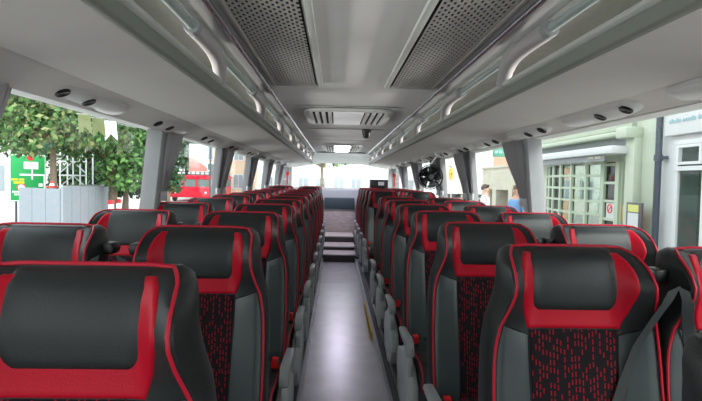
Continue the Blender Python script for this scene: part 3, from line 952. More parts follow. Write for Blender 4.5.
# generic far buildings with windows
def building(label, x0, x1, y0, y1, h, m, face, cols, rows_, w=.9, hh=1.3, z0=1.0, dz=2.8, base='building'):
    t = thing(base, label, 'building', ((x0 + x1) / 2, (y0 + y1) / 2, GZ))
    cx, cy = (x0 + x1) / 2, (y0 + y1) / 2
    obj('wall', B(((x0 - cx, y0 - cy, 0), (x1 - cx, y1 - cy, h))), m, t, sm=False)
    obj('roof_parapet', B(((x0 - cx - .12, y0 - cy - .12, h), (x1 - cx + .12, y1 - cy + .12, h + .25)), bev=.03), M['conc'], t)
    for i in range(cols):
        for j in range(rows_):
            zc = z0 + dz * j
            k = (i + .5) / cols
            if face == 'y':
                xx = x0 - cx + (x1 - x0) * k; yy = y0 - cy
                f = B(((xx - w / 2 - .09, yy - .06, zc - .09), (xx + w / 2 + .09, yy + .02, zc + hh + .09)))
                g = B(((xx - w / 2, yy - .075, zc), (xx - .03, yy - .05, zc + hh)), ((xx + .03, yy - .075, zc), (xx + w / 2, yy - .05, zc + hh)))
            else:
                yy = y0 - cy + (y1 - y0) * k
                xx = (x1 - cx) if face == 'x+' else (x0 - cx)
                e = 1 if face == 'x+' else -1
                a, b_ = sorted((xx - e * .02, xx + e * .06)); c, d = sorted((xx + e * .05, xx + e * .075))
                f = B(((a, yy - w / 2 - .09, zc - .09), (b_, yy + w / 2 + .09, zc + hh + .09)))
                g = B(((c, yy - w / 2, zc), (d, yy - .03, zc + hh)), ((c, yy + .03, zc), (d, yy + w / 2, zc + hh)))
            o = obj('window', f, M['whitep'], t, sm=False)
            obj('pane', g, M['win'], o, sm=False)
    return t
p = at(10, 176, 30)
building('white building with tall windows behind the green road sign', p.x - 6, at(38, 176, 30).x, 30, 36, 7.5, M['paleb'], 'y', 5, 3, .8, 1.5, .9, 2.5)
building('tan brick terrace beyond the third left window', -15, at(246, 176, 50).x, 50, 57, 9, M['tan'], 'y', 4, 3)
building('pale terrace beyond the red bus', -19, -9.5, 60, 72, 11, M['paleb'], 'y', 4, 3)
building('bright pale house front facing the rear window', -6.5, 6.8, 42, 48, 9.5, M['rearhouse'], 'y', 9, 3, .8, 1.5, .6, 2.7)

# road sign
p = at(28, 178, 20)
t = thing('road_sign', 'green road direction sign on posts in front of the white building', 'road sign', (p.x, p.y, GZ))
t.rotation_euler = (0, 0, math.radians(24))
zc = p.z - GZ; hw, hh = .60, .93
obj('sign_panel', B(((-hw, -.03, zc - hh), (hw, .0, zc + hh)), bev=.008), M['green'], t)
bm = bmesh.new()
def bar(x0, z0, x1, z1, d=.036): box(bm, (x0 * hw, -d, zc + z0 * hh), (x1 * hw, -.029, zc + z1 * hh))
bar(-.98, .94, .98, .97); bar(-.98, -.97, .98, -.94); bar(-.98, -.97, -.95, .97); bar(.95, -.97, .98, .97)
bar(-.45, .10, .95, .17); bar(.20, -.06, .28, .36); bar(.88, -.75, .95, .17); bar(.60, -.36, .82, -.22)
bar(.55, -.75, .66, -.62); bar(.74, -.82, .86, -.58)
obj('route_lines', bm, M['signwhite'], t)
bm = bmesh.new(); bar(-.22, .38, .58, .68); obj('white_plate', bm, M['signwhite'], t)
bm = bmesh.new()
for i, (a, b_) in enumerate(((-.9, -.55), (-.5, -.2))): bar(a, -.11, b_, -.03)
bar(-.78, -.24, -.2, -.15); obj('yellow_lettering', bm, M['signyellow'], t)
bm = bmesh.new()
for k in range(3): bar(-.85 + .22 * k, -.62, -.68 + .22 * k, -.55)
for k in range(2): bar(-.75 + .22 * k, -.73, -.58 + .22 * k, -.66)
obj('white_lettering', bm, M['signwhite'], t)
bm = bmesh.new(); lathe(bm, [(.155, -.040), (.155, -.03)], (-.36 * hw, 0, zc - .40 * hh), 'y', 20); obj('speed_disc', bm, M['signred'], t)
bm = bmesh.new(); lathe(bm, [(.115, -.044), (.115, -.038)], (-.36 * hw, 0, zc - .40 * hh), 'y', 20); obj('disc_face', bm, M['signwhite'], t)
bm = bmesh.new(); lathe(bm, [(.12, -.040), (.12, -.03)], (.14 * hw, 0, zc + .86 * hh), 'y', 18); box(bm, (-.16 * hw, -.037, zc - .68 * hh), (.10 * hw, -.03, zc - .56 * hh)); obj('red_symbol', bm, M['signred'], t)
for x in (-.4, .4):
    bm = bmesh.new(); tube(bm, [(x, .04, 0), (x, .04, zc + hh - .1)], .04, 10); obj('post', bm, M['iron'], t)

# hoarding
a = at(62, 190, 15.5); b_ = at(108, 190, 19.5); c = at(20, 190, 16.6)
t = thing('site_hoarding', 'grey panelled site hoarding beside the green road sign', 'hoarding', (a.x, a.y, GZ))
def panel_run(p, q, n, h):
    for i in range(n):
        u, v = p.lerp(q, i / n), p.lerp(q, (i + 1) / n - .012)
        d = (v - u).normalized(); nrm = Vector((-d.y, d.x, 0)) * .03
        bm = bmesh.new()
        prism(bm, [((u - nrm - a).x, (u - nrm - a).y), ((v - nrm - a).x, (v - nrm - a).y), ((v + nrm - a).x, (v + nrm - a).y), ((u + nrm - a).x, (u + nrm - a).y)], 0, h, 'z')
        obj('panel', bm, M['hoard'], t, sm=False)
panel_run(a, b_, 6, 1.55); panel_run(c, a - Vector((.03, 0, 0)), 3, 1.48)
bm = bmesh.new(); tube(bm, [(0, 0, 1.56), ((b_ - a).x, (b_ - a).y, 1.56)], .035, 6); obj('top_rail', bm, M['alu'], t)
p = at(52, 188, 15.2)
t = thing('traffic_cone', 'red and white traffic cone resting on the grey hoarding top', 'cone', at(52, 189, 16.0))
bm = bmesh.new(); lathe(bm, [(.02, .26), (.08, .08)], n=14); obj('cone', bm, M['signred'], t)
bm = bmesh.new(); lathe(bm, [(.055, .17), (.075, .11)], n=14); obj('white_band', bm, M['signwhite'], t)
bm = bmesh.new(); box(bm, (-.12, -.12, .05), (.12, .12, .085), .01); obj('base', bm, M['signred'], t)
for i, px in enumerate((111, 119)):
    p = at(px, 207, 18 + i)
    t = thing('barrier_post', ['red and white barrier post at the end of the hoarding', 'red and white barrier post beyond the end of the hoarding'][i], 'barrier', (p.x, p.y, GZ))
    obj('post', B(((-.07, -.07, 0), (.07, .07, 1.05)), bev=.01), M['signred'], t)
    obj('white_band', B(((-.075, -.075, .7), (.075, .075, .9)), bev=.01), M['signwhite'], t)

# scaffold
p = at(73, 172, 22)
t = thing('scaffold', 'grey scaffold frame standing behind the hoarding', 'scaffold', (p.x, p.y, GZ))
for x in (-.55, 0, .55):
    for y in (0, .6):
        bm = bmesh.new(); tube(bm, [(x, y, 0), (x, y, 3.3)], .035, 6); obj('upright', bm, M['alu'], t)
for z in (.7, 1.3, 1.9, 2.5, 3.1):
    bm = bmesh.new(); tube(bm, [(-.6, 0, z), (.6, 0, z)], .03, 6); tube(bm, [(-.55, 0, z - .5), (0, 0, z)], .022, 6); tube(bm, [(0, 0, z), (.55, 0, z - .5)], .022, 6); obj('cross_tube', bm, M['alu'], t)

# bunting
M['flagw'] = mat('white_flag', (236, 240, 244), .8)
M['flagb'] = mat('beige_flag', (96, 104, 66), .8)
p0, p1 = at(60, 100, 13), at(140, 121, 15)
for i, (px, py, m, nm) in enumerate(((84, 114, 'flagb', 'beige swallowtail bunting flag, nearer the tree trunk'), (98, 118, 'flagb', 'beige swallowtail bunting flag beside the white one'), (110, 121, 'flagw', 'white swallowtail bunting flag in the first left window'))):
    p = at(px, py, 13.4 + .25 * i)
    t = thing('bunting_flag', nm, 'flag', p)
    bm = bmesh.new(); prism(bm, [(-.16, 0), (.16, 0), (.21, -.52), (.02, -.34), (-.13, -.54)], -.004, .004, 'y'); obj('cloth', bm, M[m], t, sm=False)
    bm = bmesh.new(); tube(bm, [(-.20, 0, .004), (.20, 0, -.004)], .008, 6); obj('cord', bm, M['alu'], t)
bm = bmesh.new()
q0, q1 = at(66, 107, 13.2), at(136, 128, 14.5)
tube(bm, [q0.lerp(q1, k / 10) - Vector((0, 0, .03 * math.sin(PI * k / 10))) for k in range(11)], .007, 5)
tag(obj('bunting_line', bm, M['alu']), 'thin line carrying the bunting flags across the first left window', 'line')

# red open-top bus
p = at(193, 190, 40)
t = thing('tour_bus', 'red bus parked outside the second left window', 'bus', (p.x, p.y, GZ))
obj('lower_body', B(((-2.0, 0, .35), (1.35, 8, 1.20)), bev=.08), M['bus'], t)
obj('middle_band', B(((-2.02, -.02, 1.80), (1.37, 8.02, 2.12)), bev=.06), M['bus'], t)
obj('lower_windows', B(((-1.96, .04, 1.20), (1.31, 7.96, 1.80))), M['busglass'], t)
for x in (-1.95, -.75, .30, 1.32):
    obj('pillar', B(((x - .06, -.01, 1.18), (x + .06, .12, 1.82))), M['bus'], t)
obj('upper_windows', B(((-1.94, .05, 2.12), (1.29, 7.9, 3.05)), bev=.05), M['busglass'], t)
obj('roof', B(((-1.98, -.02, 3.05), (1.33, 8, 3.2)), bev=.06), M['whitep'], t)
for i in range(7):
    for j in range(2):
        bm = B(((-1.2 + .36 * i + .1 * j, -.03, 2.20 + .22 * j), (-.96 + .36 * i + .1 * j, .045, 2.36 + .22 * j)), bev=.03); obj('seat_back', bm, M['whitep'], t)
obj('destination_blind', B(((-.65, -.04, 2.16), (-.35, .05, 2.62)), bev=.02), M['plastic'], t)
for x in (-1.7, 1.05):
    bm = bmesh.new(); lathe(bm, [(.36, -.12), (.40, -.08), (.40, .08), (.36, .12)], (x, .9, .40), 'x', 20); obj('wheel', bm, M['plastic'], t)
    bm = bmesh.new(); lathe(bm, [(.09, -.04), (.09, .03)], (x + (.25 if x < 0 else -.05), -.005, .75), 'y', 12); obj('headlamp', bm, M['lens'], t)

# hanging street banner
p = at(198.5, 158, 29)
t = thing('street_banner', 'white and red street banner hanging from a lamp post above the bus', 'banner', (p.x, p.y, GZ))
zc = p.z - GZ
obj('cloth', B(((-.52, -.012, zc - .78), (.52, .012, zc + .80))), M['flagw'], t)
bm = bmesh.new(); prism(bm, [(-.52, zc - .76), (.50, zc - .76), (.50, zc - .55), (-.10, zc - .10), (-.52, zc + .08)], -.016, .016, 'y'); obj('red_print', bm, mat('banner_red', (232, 120, 112), .8), t, sm=False)
obj('grey_print', B(((-.30, -.018, zc + .38), (.22, .018, zc + .66))), M['grey'], t)
bm = bmesh.new(); tube(bm, [(.68, 0, 0), (.68, 0, zc + 1.1)], .05, 10); obj('post', bm, M['iron'], t)
for z in (zc + .82, zc - .80):
    bm = bmesh.new(); tube(bm, [(.68, 0, z), (-.54, 0, z)], .02, 6); obj('arm', bm, M['iron'], t)

# ---- right: shop row at X = 4.3
XS = 4.30
fy = lambda px: at_x(px, 185, XS).y
fz = lambda px, py: at_x(px, py, XS).z
ys = {k: fy(k) for k in (530, 548, 603, 605, 619, 622, 641, 657)}
WT = fz(585, 164)
t = thing('shop_front', 'pale green shop front with a small paned bow window and white awning box', 'shop', (XS, ys[603], GZ))
ox, oy, oz = XS, ys[603], GZ
def LB(x0, x1, y0, y1, z0, z1, bev=0.0): return B(((x0 - ox, min(y0, y1) - oy, z0 - oz), (x1 - ox, max(y0, y1) - oy, z1 - oz)), bev=bev)
obj('wall', B(((0, ys[657] - oy, 0), (.3, ys[641] - oy, 5.2)), ((0, ys[641] - oy, WT - oz), (.3, ys[548] - oy, 5.2)), ((0, ys[619] - oy, 0), (.3, ys[548] - oy, .55)), ((0, ys[548] - oy, 0), (.3, ys[530] - oy, 5.2)), ((0, ys[622] - oy, 0), (.3, ys[619] - oy, WT - oz))), M['cream'], t, sm=False)
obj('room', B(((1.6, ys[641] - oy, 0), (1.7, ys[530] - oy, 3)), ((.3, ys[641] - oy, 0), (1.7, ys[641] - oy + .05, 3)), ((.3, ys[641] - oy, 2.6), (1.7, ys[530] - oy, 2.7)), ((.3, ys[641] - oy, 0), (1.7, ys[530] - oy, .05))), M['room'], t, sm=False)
# bow window: six leaves of panes on a shallow curve
NP = 6
yA, yB_ = ys[605], ys[548]
edge = [(yA + (yB_ - yA) * i / NP, -.22 * math.sin(PI * i / NP)) for i in range(NP + 1)]
zrows = [WT - .213 * k for k in range(8)]
bm = bmesh.new()
for y, x in edge: box(bm, (x - .035, y - oy - .028, zrows[-1] - oz), (x + .03, y - oy + .028, WT - oz))
for (y0, x0), (y1, x1) in zip(edge, edge[1:]):
    for z in zrows:
        prism(bm, [(x0 - .03, y0 - oy), (x1 - .03, y1 - oy), (x1 + .02, y1 - oy), (x0 + .02, y0 - oy)], z - oz - .02, z - oz + .02, 'z')
obj('bow_window_bars', bm, M['cream2'], t, sm=False)
bm = bmesh.new()
for (y0, x0), (y1, x1) in zip(edge, edge[1:]):
    prism(bm, [(x0, y0 - oy), (x1, y1 - oy), (x1 + .006, y1 - oy), (x0 + .006, y0 - oy)], zrows[-1] - oz, WT - oz, 'z')
obj('bow_window_glass', bm, M['shopglass'], t, sm=False)
bm = bmesh.new()
prism(bm, [(x - .03, y - oy) for y, x in edge] + [(.05, edge[-1][0] - oy), (.05, edge[0][0] - oy)], .0, zrows[-1] - oz, 'z')
obj('stall_riser', bm, M['cream2'], t, sm=False)
bm = bmesh.new()
for k in range(5): 
    z = WT - .04 - .29 * k
    box(bm, (-.03, ys[619] - oy, z - oz - .02), (.03, ys[603] - oy - .02, z - oz + .02))
for y in (ys[619], ys[605] + .03): box(bm, (-.04, y - oy - .05, .4), (.05, y - oy + .05, WT - oz))
obj('side_window_bars', bm, M['cream2'], t, sm=False)
obj('side_window_glass', B(((0, ys[619] - oy, .55), (.008, ys[605] - oy, WT - oz))), M['shopglass'], t, sm=False)
obj('awning_box', LB(XS - .36, XS - .08, fy(634), ys[530], fz(587, 158), fz(587, 151.5), .015), M['whitep'], t)
obj('awning_valance', LB(XS - .30, XS - .27, fy(622), fy(546), fz(587, 164), fz(587, 158), .004), M['valance'], t)
bm = bmesh.new()
for k in range(2):
    yv = fy(606) - k * .22
    for j in range(4): box(bm, (-.315, yv - oy - .04 * j - .028, fz(587, 161.6) - oz), (-.298, yv - oy - .04 * j, fz(587, 161.6) - oz + .045 - .012 * (j % 2)))
obj('valance_lettering', bm, M['conc'], t)
obj('shadow_recess', LB(XS - .02, XS + .02, fy(633), ys[530], fz(587, 150), fz(587, 143.5)), M['valance'], t)  # grey strip stands in for the shadow above the awning box
obj('cornice', LB(XS - .20, XS, fy(634), ys[530], fz(587, 143), fz(587, 138.5), .03), M['cream'], t)
obj('fascia', LB(XS - .07, XS + .01, fy(634), ys[530], fz(587, 137), fz(587, 118), .01), M['cream'], t)
bm = bmesh.new()
rr = random.Random(4)
zt = fz(587, 131.5)
yv = fy(604)
while yv < fy(552):
    wv = rr.uniform(.05, .09)
    if rr.random() > .15: box(bm, (-.085, yv - oy, zt - oz), (-.069, yv + wv * .6 - oy, zt - oz + rr.choice((.08, .11)))) 
    yv += wv + .05
obj('fascia_lettering', bm, mat('faded_gold_letters', (190, 186, 150), .6), t)
obj('pilaster', LB(XS - .12, XS + .02, fy(641), fy(632), GZ, fz(636, 128), .012), M['cream'], t)
obj('pilaster_bracket', LB(XS - .26, XS + .02, fy(641.5), fy(630), fz(636, 139), fz(636, 128), .03), M['cream'], t)
d = obj('door', LB(XS + .04, XS + .10, ys[641], ys[622], GZ + .02, fz(630, 160)), M['cream2'], t)
obj('door_glass', LB(XS + .03, XS + .11, ys[641] + .12, ys[622] - .10, GZ + .9, fz(630, 170)), M['busglass'], d)
obj('door_handle', LB(XS - .01, XS + .05, ys[622] - .09, ys[622] - .05, fz(626, 222), fz(626, 205), .008), M['yellowplate'], d)
obj('teal_notice', LB(XS + .015, XS + .028, ys[641] + .16, ys[622] - .16, fz(630, 203), fz(630, 198)), mat('teal_paper', (90, 200, 200), .6), d)
# notices
t2 = thing('paper_notice', 'white paper notice with a red ring and bar in the shop side window', 'notice', (XS - .012, (ys[605] + ys[619]) / 2, fz(612, 212)))
obj('sheet', B(((-.004, -.11, -.14), (.004, .11, .14))), M['whitep'], t2, sm=False)
bm = bmesh.new()
tube(bm, [(-.007, .065 * math.cos(2 * PI * i / 20), .05 + .065 * math.sin(2 * PI * i / 20)) for i in range(21)], .009, 5, up=(1, 0, 0))
tube(bm, [(-.007, -.045, .095), (-.007, .045, .005)], .008, 5)
obj('red_ring', bm, M['signred'], t2)
y0, y1 = at_x(641.5, 205, XS - .17).y, at_x(628.5, 205, XS - .17).y
t2 = thing('menu_board', 'grey framed menu board with a yellow heading beside the shop door', 'menu board', (XS - .17, y0, GZ))
zb, zt = fz(635, 226) - GZ, fz(635, 202) - GZ
obj('frame', B(((-.02, -.02, zb - .2), (.02, y1 - y0 + .02, zt)), bev=.006), M['greyd'], t2)
obj('yellow_heading', B(((-.026, .03, zt - (zt - zb) * .38), (-.018, y1 - y0 - .03, zt - .03))), mat('menu_yellow', (206, 206, 120), .6), t2)
obj('white_sheet', B(((-.026, .03, zb - .16), (-.018, y1 - y0 - .03, zt - (zt - zb) * .42))), M['whitep'], t2)
obj('leg', B(((-.015, .02, 0), (.015, .06, zb - .19))), M['greyd'], t2); obj('leg', B(((-.015, y1 - y0 - .06, 0), (.015, y1 - y0 - .02, zb - .19))), M['greyd'], t2)
# lamp on the shop-side pavement: drain pipe
bm = bmesh.new(); yp = fy(663)
t2 = thing('drain_pipe', 'dark iron drain pipe between the green shop and the white shop', 'pipe', (XS - .08, yp, GZ))
tube(bm, [(0, 0, 0), (0, 0, 5.4)], .042, 12); obj('pipe', bm, M['iron'], t2)
for z in (.9, 2.3, 3.7, 5.0):
    bm = bmesh.new(); lathe(bm, [(.055, -.04), (.055, .04)], (0, 0, z), 'z', 12); box(bm, (0, -.09, z - .02), (.078, .0, z + .02)); obj('collar', bm, M['iron'], t2)

# white estate-agent style shop
yE = fy(665)
t = thing('white_shop', 'white painted shop with large display window right of the drain pipe', 'shop', (XS, yE, GZ))
oy = yE
yW = fy(676); yN = 2.6
z_b, z_t1, z_t0, z_top = fz(690, 226), fz(690, 168.5), fz(690, 166), fz(690, 142)
obj('wall', B(((.01, yW - oy, 0), (.3, .0 + fy(657) - oy - .01, 5.2)), ((.01, yN - oy, z_top - oz), (.3, yW - oy, 5.2)), ((.01, yN - oy, 0), (.3, yW - oy, .45))), M['whitep'], t, sm=False)
obj('room', B(((1.5, yN - oy, 0), (1.6, yW - oy + .4, 3.2)), ((.3, yN - oy, 2.9), (1.6, yW - oy, 3.0)), ((.3, yW - oy - .02, 0), (1.5, yW - oy + .05, 3.0))), mat('pale_room', (196, 204, 200), .9, var=.1), t, sm=False)
bm = bmesh.new()
ybar = [yW - .03, fy(706), fy(760), yN]
for y in ybar: box(bm, (-.03, y - oy - .035, .45), (.04, y - oy + .035, z_top - oz))
for z in (.45, z_t1 - oz, z_top - oz): box(bm, (-.045, yN - oy, z - .025), (.05, yW - oy, z + .03))
obj('window_frame', bm, M['whitep'], t, sm=False)
bm = bmesh.new()
ya, yb2 = fy(704), fy(679)
box(bm, (-.055, ya - oy, z_t1 - oz + .05), (.0, ya - oy + .035, z_top - oz - .03)); box(bm, (-.055, yb2 - oy - .035, z_t1 - oz + .05), (.0, yb2 - oy, z_top - oz - .03))
box(bm, (-.055, ya - oy + .036, z_top - oz - .065), (.0, yb2 - oy - .036, z_top - oz - .03)); box(bm, (-.055, ya - oy + .036, z_t1 - oz + .05), (.0, yb2 - oy - .036, z_t1 - oz + .085))
obj('casement', bm, M['whitep'], t, sm=False)
obj('window_glass', B(((.0, yN - oy, .45), (.008, yW - oy, z_top - oz))), M['shopglass'], t, sm=False)
obj('fascia', B(((-.08, yN - oy, z_top - oz + .10), (.01, fy(668) - oy, z_top - oz + 1.1)), bev=.012), M['whitep'], t)
def letters(txt, size, y, z, m, name):
    cu = bpy.data.curves.new(name, 'FONT'); cu.body = txt; cu.size = size; cu.extrude = .004
    cu.materials.append(m)
    o = bpy.data.objects.new(name, cu); COL.objects.link(o); o.parent = t
    o.rotation_euler = (PI / 2, 0, -PI / 2); o.location = (-.086, y, z)
zs0 = fz(690, 112.5) - oz
bm = bmesh.new()
for pa, pb in ((676, 677.6), (680, 681.6), (691.5, 693)):
    box(bm, (-.09, fy(pb) - oy, zs0), (-.079, fy(pa) - oy, zs0 + .50))
box(bm, (-.09, fy(698.5) - oy, zs0), (-.079, fy(697) - oy, zs0 + .5)); box(bm, (-.09, fy(704) - oy, zs0 + .22), (-.079, fy(697) - oy, zs0 + .27)); box(bm, (-.09, fy(706) - oy, zs0), (-.079, fy(704) - oy, zs0 + .5))
obj('sign_letters', bm, M['tealp'], t, sm=False)
bm = bmesh.new(); rr = random.Random(9); yv = fy(673)
zs1 = fz(690, 121.5) - oz
while yv > fy(712):
    wv = rr.uniform(.018, .03)
    if rr.random() > .14: box(bm, (-.09, yv - wv - oy, zs1), (-.079, yv - oy, zs1 + rr.choice((.035, .05))))
    yv -= wv + .012
obj('sign_small_letters', bm, M['tealp'], t, sm=False)
p = at_x(692, 183, XS + .5)
t2 = thing('table_lamp', 'white table lamp in the white shop window', 'lamp', (p.x, p.y, fz(690, 215)))
zz = p.z - fz(690, 215)
bm = bmesh.new(); lathe(bm, [(.13, zz - .10), (.10, zz + .10)], n=20); obj('lamp_shade', bm, M['whitep'], t2)
bm = bmesh.new(); lathe(bm, [(.08, 0), (.08, .02), (.015, .04), (.015, zz - .08)], n=14); obj('base', bm, M['greyd'], t2)
t2 = thing('display_cabinet', 'blue card display below the lamp in the white shop window', 'display', (XS + .62, p.y - .12, GZ + .05))
hz = fz(690, 215) - GZ - .05
obj('body', B(((-.2, -.35, 0), (.2, .35, hz)), bev=.01), M['bluebox'], t2)
obj('card', B(((-.21, -.30, hz - .35), (-.198, -.05, hz - .05))), M['whitep'], t2); obj('card', B(((-.21, .03, hz - .35), (-.198, .28, hz - .05))), M['tealp'], t2)

# pale stone wall with dark openings
XW = 5.1
ay, by = at_x(530, 190, XW).y, at_x(482, 190, XW).y
wz = at_x(505, 167.5, XW).z; oz1 = at_x(505, 190, XW).z
t = thing('stone_wall', 'pale stone building with dark ground floor openings behind the two people', 'building', (XW, ay, GZ))
Lw = by - ay
ops = [(at_x(b, 195, XW).y - ay, at_x(a, 195, XW).y - ay) for a, b in ((484, 492), (496, 508), (512, 524))]
cuts = sorted((min(o), max(o)) for o in ops)
bm = B(((0, 0, oz1 - GZ), (.4, Lw, wz - GZ)), ((0, 0, 0), (.4, Lw, .25)))
cur = 0
for a, b_ in cuts:
    if a > cur: box(bm, (0, cur, .25), (.4, a, oz1 - GZ))
    cur = b_
if Lw > cur: box(bm, (0, cur, .25), (.4, Lw, oz1 - GZ))
obj('wall', bm, M['conc'], t, sm=False)
obj('coping', B(((-.06, -.02, wz - GZ), (.46, Lw, wz - GZ + .07)), bev=.01), M['conc'], t)
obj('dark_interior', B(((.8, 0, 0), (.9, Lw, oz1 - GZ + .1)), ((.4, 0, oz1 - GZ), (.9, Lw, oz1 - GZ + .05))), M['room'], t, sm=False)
bm = B(*[((.40, a, .2), (.85, a + .05, oz1 - GZ)) for a, b_ in cuts]); obj('reveal', bm, M['conc'], t, sm=False)

building('orange brick building above the pale stone wall', 9.5, 13.0, 27, 30.3, 5.2, M['brickr'], 'y', 3, 2, .6, 1.0, 1.2, 1.8)
building('pale high building behind the green street plate', 11.2, 17.5, 33, 38, 6.2, M['paleb'], 'y', 4, 2, .7, 1.2, 1.0, 2.4)
p = at_x(503, 152.5, XW)
t = thing('street_plate', 'green hanging sign plate above the pale stone wall', 'sign', (XW, p.y, p.z))
obj('plate', B(((-.32, -.03, -.14), (.30, .03, .14)), bev=.01), M['greenplate'], t)
bm = bmesh.new()
for i in range(4): box(bm, (-.26 + .13 * i, -.036, -.03), (-.17 + .13 * i, -.03, .04))
obj('plate_lettering', bm, M['tealp'], t)
bm = bmesh.new(); tube(bm, [(.36, 0, .25), (.36, 0, wz - p.z)], .03, 8); tube(bm, [(.36, 0, .10), (-.3, 0, .10)], .012, 6); obj('post', bm, M['iron'], t)

# pale house end with a small window and the yellow round sign
XH = 5.0
hy0, hy1 = at_x(482, 180, XH).y, at_x(440, 180, XH).y
p = at(462, 175, 19)
t = thing('pale_house', 'pale house wall with one small window beside the yellow round sign', 'building', (p.x, 18.6, GZ))
zt = at(462, 128, 18.6).z - GZ
xl, xr = at(441, 180, 18.6).x - p.x, at(484, 180, 18.6).x - p.x
zlow, zl2 = at(462, 203, 18.6).z - GZ, at(462, 194, 18.6).z - GZ
obj('wall', B(((xl, 0, zl2), (xr, .3, zt)), ((xl, 0, 0), (xr, .3, zlow))), mat('house_grey_cream', (206, 206, 196), .85, var=.03), t, sm=False)
obj('dark_window_band', B(((xl, .12, zlow), (xr, .2, zl2))), M['iron'], t, sm=False)
obj('band_bars', B(*[((xl + (xr - xl) * k / 4 - .03, .05, zlow), (xl + (xr - xl) * k / 4 + .03, .13, zl2)) for k in range(1, 4)], ((xl, .05, (zlow + zl2) / 2 - .02), (xr, .13, (zlow + zl2) / 2 + .02))), M['conc'], t, sm=False)
wa, wb = at(459, 186, 18.6), at(466, 162, 18.6)
w_ = obj('window', B(((wa.x - p.x - .04, -.05, at(462, 178, 18.6).z - GZ), (wb.x - p.x + .04, .02, at(462, 158, 18.6).z - GZ))), M['whitep'], t, sm=False)
obj('pane', B(((wa.x - p.x, -.06, at(462, 177, 18.6).z - GZ), (wb.x - p.x, -.03, at(462, 159, 18.6).z - GZ))), mat('bright_pane', (232, 238, 240), .15), w_, sm=False)
q = at(451, 174, 18.3)
t = thing('yellow_round_sign', 'yellow round hanging sign on a bracket in front of the pale house', 'sign', (q.x, q.y, q.z))
bm = bmesh.new(); lathe(bm, [(.0, -.16), (.06, -.15), (.09, 0), (.06, .15), (0, .16)], n=16)
for v in bm.verts: v.co.z *= 1.4
obj('disc', bm, M['yellowplate'], t)
bm = bmesh.new(); tube(bm, [(0, 0, .2), (0, .0, .28), (0, .30, .28)], .015, 6); obj('bracket', bm, M['iron'], t)
bm = bmesh.new(); lathe(bm, [(.03, -.02), (.03, .02)], (-.0, -.085, 0), 'y', 12); obj('centre_boss', bm, M['iron'], t)

